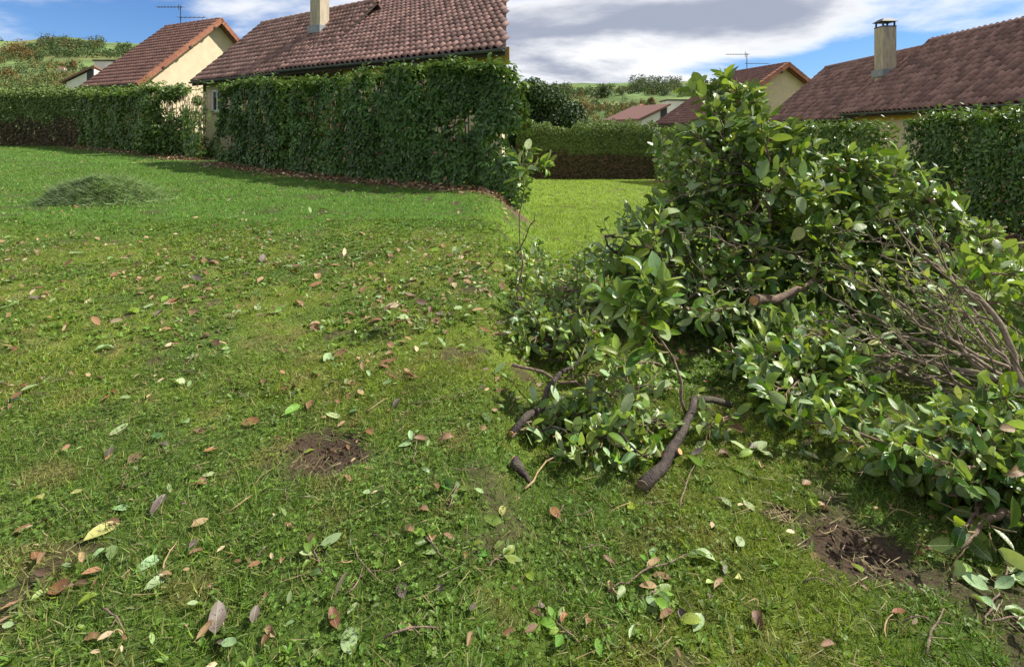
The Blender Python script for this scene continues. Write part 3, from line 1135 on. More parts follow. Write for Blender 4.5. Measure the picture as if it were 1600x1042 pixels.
def roof_plane(parent, off, E0, E1, R0, R1, tw, tl, n_obj, mat='tile', slab='darkwood'):
    """tiled slope from eave E0-E1 up to ridge R0-R1"""
    E0, E1, R0, R1 = [np.asarray(a, float) for a in (E0, E1, R0, R1)]
    e = norm(E1 - E0)
    nrm = norm(np.cross(e, R0 - E0))
    if nrm[2] < 0:
        nrm = -nrm
    s = np.cross(nrm, e)
    q = np.array([[(p - E0) @ e, (p - E0) @ s] for p in (E0, E1, R1, R0)])
    th = .09
    MB().prism([p - nrm * th for p in (E0, E1, R1, R0)], [p - nrm * .01 for p in (E0, E1, R1, R0)]).build('roof_deck', M[slab], parent, False, off)
    umin, umax, vmax = q[:, 0].min(), q[:, 0].max(), q[:, 1].max()
    V0, Q0 = tile_mesh(tw, tl, mat)
    tiles = []
    for j in range(int(vmax / tl) + 1):
        for i in range(int((umax - umin) / tw) + 1):
            u = umin + i * tw
            v = j * tl - .05
            uc, vc = u + tw * .5, v + tl * .5
            ins = True
            for a in range(4):
                p0, p1 = q[a], q[(a + 1) % 4]
                if (p1[0] - p0[0]) * (vc - p0[1]) - (p1[1] - p0[1]) * (uc - p0[0]) < -1e-6 - .02:
                    ins = False
            if ins:
                P = E0 + e * u + s * v
                tiles.append((P[1], P))
    tiles.sort(key=lambda a: a[0] + (1000 if a[1][2] > EYE + (HOR + 4) / FPX * a[1][1] else 0))
    me = setmesh('tile', V0, [Q0], np.zeros((len(V0), 3)), M[mat], True)
    R = Matrix((e, s, nrm)).transposed().to_4x4()
    for d, P in tiles[:n_obj]:
        o = bpy.data.objects.new('tile', me)
        o.parent = parent
        jit = Matrix.Rotation(random.uniform(-.02, .02), 4, 'Z') @ Matrix.Rotation(random.uniform(-.015, .015), 4, 'X')
        mt = R @ jit
        mt.translation = Vector(P - off) + Vector(nrm) * random.uniform(0, .008)
        o.matrix_local = mt
        col.objects.link(o)
    if tiles[n_obj:]:
        Ps = np.array([t[1] for t in tiles[n_obj:]])
        n = len(Ps)
        ang_ = rng.uniform(-.02, .02, n)
        X = np.cos(ang_)[:, None] * e + np.sin(ang_)[:, None] * s
        Y = np.cross(nrm, X)
        Vv = Ps[:, None, :] - off + V0[None, :, 0:1] * X[:, None, :] + V0[None, :, 1:2] * Y[:, None, :] + (V0[None, :, 2:3] + rng.uniform(0, .008, (n, 1, 1))) * nrm
        Ff = (Q0[None] + (np.arange(n) * len(V0))[:, None, None]).reshape(-1, 4)
        cc = np.repeat(rng.random((n, 1)) * np.ones((1, 3)), len(V0), 0)
        o = link('tiles', setmesh('tiles', Vv.reshape(-1, 3), [Ff], cc, M[mat], True), parent)
        tag(o, kind='stuff')
    return e, s, nrm


def ridge_caps(parent, off, A, B, r, mat, name='ridge_tiles'):
    A, B = np.asarray(A, float), np.asarray(B, float)
    L = np.linalg.norm(B - A)
    d = (B - A) / L
    n = max(2, int(L / .42))
    mb = MB()
    for i in range(n):
        p = A + d * L * i / n
        mb.tube([p, p + d * (L / n * 1.08)], [r * 1.1, r * .92], 8)
    o = mb.build(name, M[mat], parent, True, off)
    tag(o, kind='stuff')


def verge_row(parent, off, A, B, w, mat):
    """overlapping verge tiles down the gable edge, each its own piece"""
    A, B = np.asarray(A, float), np.asarray(B, float)
    L = np.linalg.norm(B - A)
    d = (B - A) / L
    side = norm(np.cross(d, (0, 0, 1)))
    up = np.cross(side, d)
    n = max(3, int(L / .40))
    st = L / n
    me = None
    ax = np.array([d, side, up])
    mb = MB()
    mb.box((st * .52, 0, 0), (st * 1.08, w, w * .35))
    mb.box((st * .52, w * .42, -w * .5), (st * 1.06, w * .16, w * .8))
    mb.box((st * .52, -w * .42, -w * .5), (st * 1.06, w * .16, w * .8))
    me = mb.mesh('verge_tile', M[mat])
    for i in range(n):
        p = A + d * st * i
        o = bpy.data.objects.new('verge_tile', me)
        o.parent = parent
        mt = Matrix(tuple(map(tuple, ax))).transposed().to_4x4() @ Matrix.Rotation(.05, 4, 'Y')
        mt.translation = Vector(p - off)
        o.matrix_local = mt
        col.objects.link(o)


def gutter(parent, off, A, B, r, brackets=True):
    A, B = np.asarray(A, float), np.asarray(B, float)
    d = norm(B - A)
    side = norm(np.cross(d, (0, 0, 1)))
    th = np.linspace(math.pi, 2 * math.pi, 8)
    V = []
    for p in (A, B):
        for rr in (r, r * .88):
            for t in th:
                V.append(p + side * rr * math.cos(t) + np.array([0, 0, 1]) * rr * math.sin(t))
    k = 8
    Q = []
    for i in range(k - 1):
        Q.append((i, i + 1, 2 * k + i + 1, 2 * k + i))
        Q.append((k + i + 1, k + i, 3 * k + i, 3 * k + i + 1))
        Q.append((i, k + i, k + i + 1, i + 1))
        Q.append((2 * k + i, 2 * k + i + 1, 3 * k + i + 1, 3 * k + i))
    Q += [(0, 2 * k, 3 * k, k), (k - 1, 2 * k - 1, 4 * k - 1, 3 * k - 1)]
    mb = MB()
    mb.add(V, (), Q)
    if brackets:
        L = np.linalg.norm(B - A)
        for i in range(int(L / .9)):
            p = A + d * (.4 + i * .9)
            mb.tube([p + side * r * 1.03 * math.cos(t) + np.array([0, 0, 1]) * r * 1.03 * math.sin(t) for t in th], .012, 4)
    return mb.build('gutter', M['zinc'], parent, False, off)


def window(parent, off, c, right, up, w, h, out):
    c = np.asarray(c, float)
    ax = np.array([right, out, up])
    mb = MB()
    t = .07
    for (dx, dz, sx, sz) in ((-w / 2, 0, t, h), (w / 2, 0, t, h), (0, h / 2, w + t, t), (0, -h / 2, w + t, t), (0, 0, t * .7, h - t)):
        mb.box(c + ax[0] * dx + ax[2] * dz + ax[1] * .03, (sx, .08, sz), ax)
    f = mb.build('window', M['frame'], parent, False, off)
    MB().box(c + ax[1] * .01, (w - t, .03, h - t), ax).build('pane', M['glass'], f, False, off)
    MB().box(c - ax[2] * (h / 2 + .08) + ax[1] * .05, (w + .25, .16, .06), ax).build('sill', M['chim'], f, False, off)


def gable_house(name, label, e0, e1, ridge0, depth_back, wallmat, tile, tw, tl, n_obj, ground, e_over=.35, mat='tile', side_over=.3, back=True, verge0=None, verge1=None, gut=True):
    """e0,e1: ends of the eave facing the garden, ridge0: ridge end above e0. All horizontal eaves."""
    e0, e1, r0 = [np.asarray(a, float) for a in (e0, e1, ridge0)]
    r1 = r0 + (e1 - e0)
    root = empty(name, ((e0 + e1) / 2 * np.array([1, 1, 0]) + np.array([0, 0, ground])), label, 'house')
    off = np.array(root.location)
    return root, off, r1


def wall_prism(parent, off, pts, ground, top, mat, name='wall'):
    """vertical wall solid over a footprint polygon, flat top"""
    b = [np.array([p[0], p[1], ground]) for p in pts]
    t = [np.array([p[0], p[1], top]) for p in pts]
    return MB().prism(b, t).build(name, M[mat], parent, False, off)


def house(name, label, E0, E1, R0, R1, ground, wallmat, tw, tl, n_obj, mat='tile', over=.45, inset0=.3, inset1=.3, gut=True):
    """E0-E1 eave towards us, R0-R1 ridge; the far slope mirrors the near one. Solid body below."""
    E0, E1, R0, R1 = [np.asarray(a, float) for a in (E0, E1, R0, R1)]
    root = empty(name, (*((E0 + E1 + R0 + R1) / 4)[:2], ground), label, 'house')
    off = np.array(root.location)
    B0 = 2 * R0 - E0
    B0[2] = E0[2]
    B1 = 2 * R1 - E1
    B1[2] = E1[2]
    roof_plane(root, off, E0, E1, R0, R1, tw, tl, n_obj, mat)
    th = .10
    n2 = norm(np.cross(B1 - B0, R0 - B0))
    n2 = n2 if n2[2] > 0 else -n2
    MB().prism([p - n2 * th for p in (B0, B1, R1, R0)], [p for p in (B0, B1, R1, R0)]).build('roof_back', M[mat], root, False, off)
    ridge_caps(root, off, R0 + (0, 0, .02), R1 + (0, 0, .02), .13, mat)
    # body with gables, tucked under the roof
    e = norm(E1 - E0)
    sl = (R0 - E0)
    f = over / np.linalg.norm(sl[:2])
    def corner(E, R, k, ins):
        p = E + (R - E) * k + e * ins
        return p
    a0 = corner(E0, R0, f, inset0)
    a1 = corner(E1, R1, f, -inset1)
    c0 = corner(B0, R0, f, inset0)
    c1 = corner(B1, R1, f, -inset1)
    m0 = R0 + e * inset0
    m1 = R1 - e * inset1
    dz = np.array([0, 0, .14])
    lo = lambda p: np.array([p[0], p[1], ground - .4])
    poly0 = [lo(c0), lo(a0), a0 - dz, m0 - dz, c0 - dz]
    poly1 = [lo(c1), lo(a1), a1 - dz, m1 - dz, c1 - dz]
    MB().prism(poly0, poly1).build('wall', M[wallmat], root, False, off)
    if gut:
        out = -norm(np.array([sl[0], sl[1], 0]))
        gutter(root, off, E0 + out * .09 - (0, 0, .03), E1 + out * .09 - (0, 0, .03), .085)
        MB().prism([E0 - (0, 0, .22), E1 - (0, 0, .22), E1 - (0, 0, .22) - out * .03, E0 - (0, 0, .22) - out * .03],
                   [E0 - (0, 0, .09), E1 - (0, 0, .09), E1 - (0, 0, .09) - out * .03, E0 - (0, 0, .09) - out * .03]).build('fascia', M['darkwood'], root, False, off)
    return root, off, (E0, E1, R0, R1, B0, B1)


# --- left view: gable house, chimney house, front house
S = 1.6


def SC(p):
    p = np.asarray(p, float)
    return np.array([p[0] * S, p[1] * S, EYE + (p[2] - EYE) * S])


# gable house: gable towards us on the right, eave going back to the left
hA, oA, gA = house('gable_house', 'cream house with broad gable and television aerial behind the left hedge',
                   SC((-16.49, 19.53, 3.355)), SC((-13.23, 18.0, 3.355)), SC((-15.14, 22.4, 6.27)), SC((-11.88, 20.88, 6.27)), .6, 'cream', .24, .36, 0, 'tile_far', inset1=.5)
verge_row(hA, oA, gA[1] + (0, 0, .05), gA[3] + (0, 0, .08), .26, 'verge')
verge_row(hA, oA, gA[3] + (0, 0, .08), gA[5] + (0, 0, .05), .26, 'verge')


def rafter_ends(root, off, E, R, n):
    E, R = np.asarray(E), np.asarray(R)
    d = norm(R - E)
    for i in range(n):
        p = E + (R - E) * (i + .9) / (n + .2) - np.array([0, 0, .22])
        MB().box(p, (.35, .14, .16), np.array([norm(np.cross(d, (0, 0, 1))), d, np.cross(norm(np.cross(d, (0, 0, 1))), d)])).build('rafter_end', M['darkwood'], root, False, off)


rafter_ends(hA, oA, gA[1], gA[3], 3)


def aerial(root, off, base, h):
    b = np.asarray(base, float)
    mb = MB()
    mb.tube([b - (0, 0, .4), b + (0, 0, h)], .03, 6)
    for (z, x0, x1, ne) in ((h * .92, -1.6, .15, 9), (h * .35, -.1, 1.7, 7)):
        p = b + (0, 0, z)
        mb.tube([p + (x0, 0, 0), p + (x1, 0, .0)], .022, 5)
        for i in range(ne):
            x = x0 + (x1 - x0) * i / (ne - 1)
            mb.tube([p + (x, -.25, 0), p + (x, .25, 0)], .012, 4)
    mb.tube([b + (-.12, 0, h * .75), b + (-.12, 0, h * 1.08)], .02, 5)
    mb.build('aerial', M['iron'], root, False, off)


aerial(hA, oA, gA[2] * .72 + gA[3] * .28 + (0, 0, .1), 1.25)

# chimney house, left view
hB, oB, gB = house('chimney_house', 'cream house with long tiled roof and tall chimney behind the left hedge',
                   SC((-9.75, 15.6, 3.2)), SC((-5.0, 12.55, 3.2)), SC((-8.53, 17.5, 5.36)), SC((-3.78, 14.45, 5.36)), .5, 'cream', .24, .36, 300, 'tile', inset1=3.4)
e = norm(gB[1] - gB[0])
sl = gB[2] - gB[0]
outB = -norm(np.array([sl[0], sl[1], 0]))
fB = .45 / np.linalg.norm(sl[:2])
pw = gB[0] + sl * fB
dn = MB()
q0 = gB[0] + e * .15 + outB * .02 - (0, 0, .12)
dn.tube([q0, pw + e * .35 + outB * .06 + (0, 0, -.5), pw + e * .35 + outB * .06 + (0, 0, -3.2)], .05, 8)
dn.build('downpipe', M['zinc'], hB, True, oB)
wpt = U(341, 158, 25.0)
# on the wall plane
tw_ = ((pw - wpt) @ outB)
ray = norm(U(341, 158, 25.0) - np.array([0, 0, EYE]))
k_ = ((pw - np.array([0, 0, EYE])) @ outB) / (ray @ outB)
wpt = np.array([0, 0, EYE]) + ray * k_
window(hB, oB, wpt, e, np.array([0, 0, 1.0]), .8, .95, outB)
verge_row(hB, oB, gB[0] + (0, 0, .03), gB[2] + (0, 0, .05), .2, 'tile')

# front house of the left view; its right end stands square to our view
zE = EYE + 135 / FPX * 15.2
CE0 = SC((-5.84, 12.8, 3.2))
CE0[2] = zE
CE1 = np.array([-.20, 15.2, zE])
dC = CE1 - CE0
zR = zE + 4.4
CR1 = np.array([-.26, 20.2, zR])
CR0 = CE0 + np.array([2.75, 4.6, 4.4]) * .86
CR0[2] = zR
CR0 = CE0 + np.array([3.1, 5.2, 4.4])
_eC = norm(CE1 - CE0)
CR1 = CR0 + _eC * ((-.26 - CR0[0]) / _eC[0])
hC, oC, gC = house('front_house', 'ochre house with big tiled roof and grey gutter behind the dark left hedge', CE0, CE1, CR0, CR1, .45, 'cream', .26, .37, 300, 'tile', inset0=3.2, inset1=.12)
verge_row(hC, oC, gC[0] + (0, 0, .03), gC[2] + (0, 0, .05), .2, 'tile')

# chimney of the left view stands through the roof
def frieze(root, off, E0, E1, R0, h=.55, over=.45, ins=(.3, .3)):
    e_ = norm(E1 - E0)
    sl_ = R0 - E0
    f_ = over / np.linalg.norm(sl_[:2])
    o_ = -norm(np.array([sl_[0], sl_[1], 0]))
    a = E0 + sl_ * f_ + e_ * ins[0] + o_ * .012 - (0, 0, .22)
    b = E1 + sl_ * f_ - e_ * ins[1] + o_ * .012 - (0, 0, .22)
    dz = np.array([0, 0, h])
    MB().prism([a - dz, b - dz, b - dz - o_ * .009, a - dz - o_ * .009], [a, b, b - o_ * .009, a - o_ * .009]).build('frieze', M['ochre'], root, False, off)


frieze(hC, oC, gC[0], gC[1], gC[2], ins=(3.2, .12))


def chimney(parent, off, c, w, zb, zt, cap=True, yaw=0.0):
    c = np.asarray(c, float)
    ax = np.array([[math.cos(yaw), math.sin(yaw), 0], [-math.sin(yaw), math.cos(yaw), 0], [0, 0, 1]])
    mb = MB()
    mb.box((c[0], c[1], (zb + zt) / 2), (w, w * .9, zt - zb), ax)
    ch = mb.build('chimney', M['chim'], parent, False, off)
    MB().box((c[0], c[1], zb + (zt - zb) * .0 + .78), (w * 1.25, w * 1.2, .34), ax).build('flashing', M['lead'], ch, False, off)
    if cap:
        mb = MB()
        for a in (-1, 1):
            for b in (-1, 1):
                mb.box(np.array([c[0], c[1], zt + .13]) + ax[0] * a * w * .42 + ax[1] * b * w * .36, (.06, .06, .26), ax)
        mb.box((c[0], c[1], zt + .02), (w * 1.02, w * .94, .05), ax)
        t = zt + .26
        b_ = [np.array([c[0], c[1], t]) + ax[0] * a * w * .62 + ax[1] * b * w * .55 for a, b in ((-1, -1), (1, -1), (1, 1), (-1, 1))]
        t_ = [np.array([c[0], c[1], t + .16]) + ax[0] * a * w * .3 + ax[1] * b * w * .28 for a, b in ((-1, -1), (1, -1), (1, 1), (-1, 1))]
        mb.prism(b_, t_)
        mb.build('chimney_cap', M['iron'], ch, False, off)


def roof_hit(pxv, row, E0, E1, R0):
    n = np.cross(E1 - E0, R0 - E0)
    ray = norm(U(pxv, row, 10) - np.array([0, 0, EYE]))
    k = ((E0 - np.array([0, 0, EYE])) @ n) / (ray @ n)
    return np.array([0, 0, EYE]) + ray * k


pch = roof_hit(496, 54, gB[0], gB[1], gB[2])
wch = 21 / FPX * pch[1]
cc = pch + np.array([0, wch * .45, 0])
chimney(hB, oB, cc, wch, pch[2] - .55, pch[2] + 2.5, True, -.45)

# --- right view
RE0 = np.array([12.75 - .288 * 6.1, 34 + 5.85, 2.32])
RE1 = np.array([12.75, 34, 2.32])
RR1 = np.array([19.4, 36, 6.55])
RR0 = RR1 + (RE0 - RE1)
hA2, oA2, gA2 = house('gable_house', 'cream gable house with aerial behind the tip of the cut pile', RE0, RE1, RR0, RR1, -1.3, 'cream', .24, .36, 0, 'tile_far', inset1=.5)
verge_row(hA2, oA2, gA2[1] + (0, 0, .05), gA2[3] + (0, 0, .08), .28, 'verge')
verge_row(hA2, oA2, gA2[3] + (0, 0, .08), gA2[5] + (0, 0, .05), .28, 'verge')
rafter_ends(hA2, oA2, gA2[1], gA2[3], 3)
aerial(hA2, oA2, gA2[2] * .65 + gA2[3] * .35 + (0, 0, .1), 1.25)

hB2, oB2, gB2 = house('chimney_house', 'house with long tiled roof at the right end of the gable house', (16.0, 32.6, 2.36), (16.0, 24.3, 2.36), (20.0, 32.6, 5.80), (20.0, 24.3, 5.80), -1.0, 'cream', .24, .36, 300, 'tile')
hC2, oC2, gC2 = house('front_house', 'ochre house with tall capped chimney and tiled roof above the right hedge', (15.9, 24.8, 2.60), (15.9, 8.0, 2.60), (20.0, 24.5, 6.02), (20.0, 8.0, 6.02), -.8, 'cream', .27, .37, 300, 'tile')
frieze(hC2, oC2, gC2[0], gC2[1], gC2[2])
verge_row(hC2, oC2, gC2[0] + (0, 0, .04), gC2[2] + (0, 0, .06), .2, 'tile')
pch = roof_hit(1379, 122, gC2[0], gC2[1], gC2[2])
wch = 21 / FPX * pch[1]
chimney(hC2, oC2, pch + np.array([.2, .1, 0]), wch, pch[2] - .55, pch[2] + 2.45, True, .0)

# far white houses
def white_house(label, gx0, gx1, ytop, ybot, bx0, bx1, by, D, roofx, roofy):
    p = U((gx0 + gx1) / 2, ybot, D)
    root = empty('white_house', (p[0], D, p[2] - 2.5), label, 'house')
    off = np.array(root.location)
    zb = p[2] - 2.5
    a = U(gx0, ybot, D)
    b = U(gx1, ybot, D)
    top = U(gx1 - 2, ytop, D)
    ev = U(gx0, ytop + (ybot - ytop) * .62, D)
    back = np.array([-3.2, 6, 0])
    f = [np.array([a[0], D, zb]), np.array([b[0], D, zb]), np.array([b[0], D, top[2]]), np.array([a[0], D, ev[2]])]
    MB().prism(f, [q + back * .9 + (0, 0, 0) for q in f]).build('wall', M['white'], root, False, off)
    up = np.array([0, 0, .12])
    r0, r1 = f[3] + np.array([-.5, -.4, -.2]) + up, f[2] + np.array([.3, -.4, .1]) + up
    MB().prism([r0, r1, r1 + back, r0 + back], [q + (0, 0, .22) for q in (r0, r1, r1 + back, r0 + back)]).build('roof', M['tile_far'], root, False, off)
    # side wall with small windows
    for i in range(3):
        c = f[3] + back * (.2 + .18 * i) - np.array([.02, 0, .9])
        w = MB().box(c, (.08, .45, .6)).build('window', M['iron'], root, False, off)
    # dark slab painted as shade under the ridge, and tall flat block behind
    MB().box(U(gx1 - 6, ytop + 10, D - .05), (.75, .1, 1.5)).build('recess_shade', M['iron'], root, False, off)
    q0, q1 = U(bx0, by, D + 4), U(bx1, by + 2, D + 4)
    MB().prism([(q0[0], D + 4, zb), (q1[0], D + 4, zb), (q1[0], D + 7, zb), (q0[0], D + 7, zb)],
               [(q0[0], D + 4, q0[2]), (q1[0], D + 4, q1[2]), (q1[0], D + 7, q1[2]), (q0[0], D + 7, q0[2])]).build('upper_block', M['white'], root, False, off)
    MB().box(((q0[0] + q1[0]) / 2, D + 5.5, q0[2] + .02), (q1[0] - q0[0] + .3, 3.3, .16)).build('coping', M['iron'], root, False, off)
    return root


white_house('white house with brown roof and flat block on the hillside of the left view', 104, 147, 108, 142, 147, 190, 95, 62, 0, 0)
white_house('white house with brown roof and flat block behind the right lawn', 1003, 1043, 168, 200, 1043, 1090, 157, 62, 0, 0)

# ------------------------------------------------------------------ grass
def wedge(n, y0, y1, power=1.0):
    """random ground points inside the viewed wedge with margin"""
    out = []
    tot = 0
    while tot < n:
        m = n * 2
        Y = np.sqrt(rng.uniform(y0 * y0, y1 * y1, m)) if power == 1.0 else y0 + (y1 - y0) * rng.random(m) ** power
        X = rng.uniform(-1, 1, m) * (1.1 * Y + .7)
        out.append(np.stack([X, Y], 1))
        tot += m
    return np.concatenate(out)[:n]


grass = Cloud()


def blades(n, y0, y1, lmin, lmax, wmin, wmax, tmpl, lean=.8, power=1.0):
    P2 = wedge(n, y0, y1, power)
    X, Y = P2[:, 0], P2[:, 1]
    keep = rng.random(len(X)) < (1 - .93 * soil_amount(X, Y)) * (1 - .9 * hedge_foot(X, Y))
    X, Y = X[keep], Y[keep]
    n = len(X)
    hgt = fbm(X, Y, 3.0, 70, 3)
    L = rng.uniform(lmin, lmax, n) * (.55 + .9 * hgt)
    a = rng.uniform(0, 2 * math.pi, n)
    le = rng.uniform(.25, lean + .6, n)
    D = np.stack([np.cos(a) * le, np.sin(a) * le, np.ones(n)], 1)
    N = norm(np.stack([np.cos(a + 1.57 * rng.uniform(-.6, .6, n)), np.sin(a), np.ones(n) * .6], 1) * -1 + rng.normal(size=(n, 3)) * .3)
    N = np.where(N[:, 2:3] < 0, -N, N)
    C = lawn_color(X, Y) * (1 + .5 * rng.uniform(-1, 1, (n, 1)))
    hi = (rng.random(n) < .16)[:, None]
    C = np.where(hi, C * 1.2 + np.array([.085, .085, .012]), C)  # sunlit highlights painted as brighter, yellower blades
    st = (rng.random(n) < .13)[:, None]
    C = np.where(st, np.array([.26, .22, .09]) * rng.uniform(.6, 1.2, (n, 1)), C)
    grass.add(tmpl, np.stack([X, Y, gz(X, Y) - .004], 1), D, N, L, rng.uniform(wmin, wmax, n), C)


blades(175000, 1.15, 3.4, .024, .062, .0022, .0046, T_BLADE, 1.9)
blades(200000, 3.4, 8, .03, .075, .0034, .008, T_BLADE1, 1.7)
blades(125000, 8, 16, .04, .075, .008, .015, T_BLADE1, .9)
blades(70000, 16, 33, .05, .09, .02, .035, T_BLADE1, .9)

# clover and small lawn weeds: flat little leaves
def clover(n, y0, y1, size):
    P2 = wedge(n, y0, y1)
    X, Y = P2[:, 0], P2[:, 1]
    p = sstep(.40, .60, fbm(X, Y, 2.6, 81, 3)) * (1 - soil_amount(X, Y)) * (1 - hedge_foot(X, Y))
    keep = rng.random(len(X)) < p
    X, Y = X[keep], Y[keep]
    n = len(X)
    z = gz(X, Y) + rng.uniform(.008, .03, n)
    sz = size * rng.uniform(.6, 1.4, n)
    a0 = rng.uniform(0, 6.28, n)
    base = np.array([.095, .165, .024]) * (1 + .4 * rng.uniform(-1, 1, (n, 1))) * (1 + .15 * rng.uniform(-1, 1, (n, 3)))
    mix = rng.random((n, 1)) * .5
    base = base * (1 - mix) + lawn_color(X, Y) * mix * 1.2
    tilt = rng.normal(size=(n, 3)) * .35
    for k in range(3):
        a = a0 + k * 2.09
        D = np.stack([np.cos(a), np.sin(a), rng.uniform(-.2, .5, n)], 1)
        N = norm(np.array([0, 0, 1]) + tilt)
        grass.add(T_ROUND, np.stack([X, Y, z], 1), D, N, sz, sz, base)


clover(17000, 1.15, 3.2, .0085)
clover(10000, 3.2, 6.5, .012)
# narrow weed rosettes (plantain, dandelion)
P2 = wedge(15000, 1.15, 8.0)
P2 = P2[rng.random(len(P2)) < sstep(.36, .58, fbm(P2[:, 0], P2[:, 1], 2.1, 95, 3)) * (1 - soil_amount(P2[:, 0], P2[:, 1]))]
n = len(P2)
for k in range(6):
    a = rng.uniform(0, 6.28, n)
    D = np.stack([np.cos(a), np.sin(a), rng.uniform(.15, 1.1, n)], 1)
    grass.add(T_LAUREL, np.stack([P2[:, 0], P2[:, 1], gz(P2[:, 0], P2[:, 1])], 1), D, norm(np.array([0, 0, 1.0]) + rng.normal(size=(n, 3)) * .2), rng.uniform(.016, .042, n) * (1 + .5 * (P2[:, 1] > 3.5)), rng.uniform(.018, .036, n) * (1 + .5 * (P2[:, 1] > 3.5)), jitcol((.098, .175, .022), n, .5, .15))
# dry straw lying on the turf
P2 = np.concatenate([wedge(9000, 1.2, 6.5)] + [np.array([h[0], h[1]]) + rng.normal(size=(55, 2)) * np.array(h[2]) * .55 for h in HOLES])
n = len(P2)
a = rng.uniform(0, 6.28, n)
D = np.stack([np.cos(a), np.sin(a), rng.uniform(-.1, .15, n)], 1)
grass.add(T_BLADE1, np.stack([P2[:, 0], P2[:, 1], gz(P2[:, 0], P2[:, 1]) + .018], 1), D, norm(np.array([0, 0, 1.0]) + rng.normal(size=(n, 3)) * .3), rng.uniform(.03, .12, n), rng.uniform(.002, .004, n), jitcol((.30, .22, .11), n, .4, .1))
o = grass.build('grass', M['grass'])
tag(o, 'short mossy lawn grass with clover covering the garden', 'grass', kind='stuff')
print('grass verts', grass.n)

# leaf litter: small debris on the lawn and along the hedge feet
lit = Cloud()
LITC = np.array([(.26, .14, .07), (.18, .09, .045), (.36, .24, .13), (.42, .33, .20), (.12, .07, .04)])
for line, cnt in ((H_DENSE_L, 2600), (H_THIN_L, 1400), (H_NEAR_R, 1500), (H_MID_R, 500)):
    t = rng.random(cnt)
    X, Y, d, s, tot = polyline(line, t)
    nrm = np.stack([-d[:, 1], d[:, 0]], 1) * -1
    off_ = rng.normal(-.15, .3, cnt)
    X, Y = X + nrm[:, 0] * off_, Y + nrm[:, 1] * off_
    P = np.stack([X, Y, gz(X, Y) + rng.uniform(.01, .05, cnt)], 1)
    N = norm(np.array([0, 0, 1.0]) + rng.normal(size=(cnt, 3)) * .4)
    lit.add(T_LAUREL, P, np.cross(N, rng.normal(size=(cnt, 3))), N, rng.uniform(.06, .13, cnt), None, LITC[rng.integers(0, 5, cnt)] * rng.uniform(.6, 1.2, (cnt, 1)))
# heap at the gap in the left hedge
cnt = 500
gp = G(318, 247)
X = gp[0] + rng.normal(0, .9, cnt)
Y = gp[1] + rng.normal(0, .8, cnt)
N = norm(np.array([0, 0, 1.0]) + rng.normal(size=(cnt, 3)) * .4)
lit.add(T_LAUREL, np.stack([X, Y, gz(X, Y) + .03], 1), np.cross(N, rng.normal(size=(cnt, 3))), N, rng.uniform(.08, .15, cnt), None, LITC[rng.integers(1, 4, cnt)] * rng.uniform(.7, 1.2, (cnt, 1)))
# crumbs all over the left lawn, fewer on the right; darkest browns also painted as shadow specks
P2 = np.concatenate([wedge(6500, 1.2, 12, 0.9), wedge(9000, 2.6, 7.2)])
P2 = P2[(P2[:, 0] < .1) | (rng.random(len(P2)) < .35)]
P2 = P2[rng.random(len(P2)) < .18 + .9 * sstep(.44, .62, fbm(P2[:, 0], P2[:, 1], 1.5, 55, 3))]
n = len(P2)
N = norm(np.array([0, 0, 1.0]) + rng.normal(size=(n, 3)) * .5)
cc_ = np.where((rng.random(n) < .38)[:, None], jitcol((.15, .22, .08), n, .4, .1), LITC[rng.integers(0, 5, n)] * rng.uniform(.6, 1.2, (n, 1)))
lit.add(T_LAUREL, np.stack([P2[:, 0], P2[:, 1], gz(P2[:, 0], P2[:, 1]) + rng.uniform(.012, .035, n)], 1), np.cross(N, rng.normal(size=(n, 3))), N, rng.uniform(.015, .045, n) * (1 + .35 * (P2[:, 1] > 3)) * (1 + 1.1 * (rng.random(n) < .12)), None, cc_)
o = lit.build('leaf_litter', M['litter'])
tag(o, 'dry brown leaf litter along the hedge feet and crumbs on the lawn', 'leaf litter', kind='stuff')

# soil clods in the bare hollows
for (px, py, r, d), lab in zip(HOLES, ('bare brown hollow in the left lawn', 'bare brown hollow in the right lawn below the leafy branches', 'small bare soil spot in the right lawn')):
    mb = MB()
    for i in range(130):
        x, y = px + random.gauss(0, r[0] * .5), py + random.gauss(0, r[1] * .5)
        s = random.uniform(.003, .012)
        z = float(gz(x, y))
        v = norm(rng.normal(size=(8, 3)))
        bt = [(x + s * math.cos(a) * random.uniform(.7, 1.3), y + s * math.sin(a) * random.uniform(.7, 1.3), z - .002) for a in (0, 1.3, 2.5, 3.8, 5)]
        tp = [(x + (q[0] - x) * .55, y + (q[1] - y) * .55, z + s * random.uniform(.6, 1.2)) for q in bt]
        mb.prism(bt, tp)
    o = mb.build('soil_clods', M['soil'], None, True)
    tag(o, 'loose soil crumbs in the ' + lab, 'soil', kind='stuff')

# heap of grass clippings
gp = G(162, 314)
root = empty('grass_heap', gp, 'low heap of cut grass clippings on the far left lawn', 'grass heap')
hc = Cloud()
n = 17000
a = rng.uniform(0, 6.28, n)
rr = np.sqrt(rng.random(n)) * (1 + .3 * (rng.random(n) < .12))
nn_ = fbm(np.cos(a) * rr, np.sin(a) * rr, 3, 90, 3)
edge_ = .8 + .45 * fbm(np.cos(a), np.sin(a), 1.6, 93, 3)
X = np.cos(a) * rr * .98 * edge_
Y = np.sin(a) * rr * .62 * edge_
Z = .40 * np.maximum(1 - rr ** 2.6, .03) * (.45 + 1.1 * nn_) + rng.uniform(-.02, .05, n)
b = rng.uniform(0, 6.28, n)
D = np.stack([np.cos(b), np.sin(b), rng.uniform(-.5, .9, n)], 1)
N = norm(np.stack([X * .9, Y * 1.2, np.full(n, .8)], 1) + rng.normal(size=(n, 3)) * .3)
fr = sstep(-.1, .35, X + (nn_ - .5))[:, None]
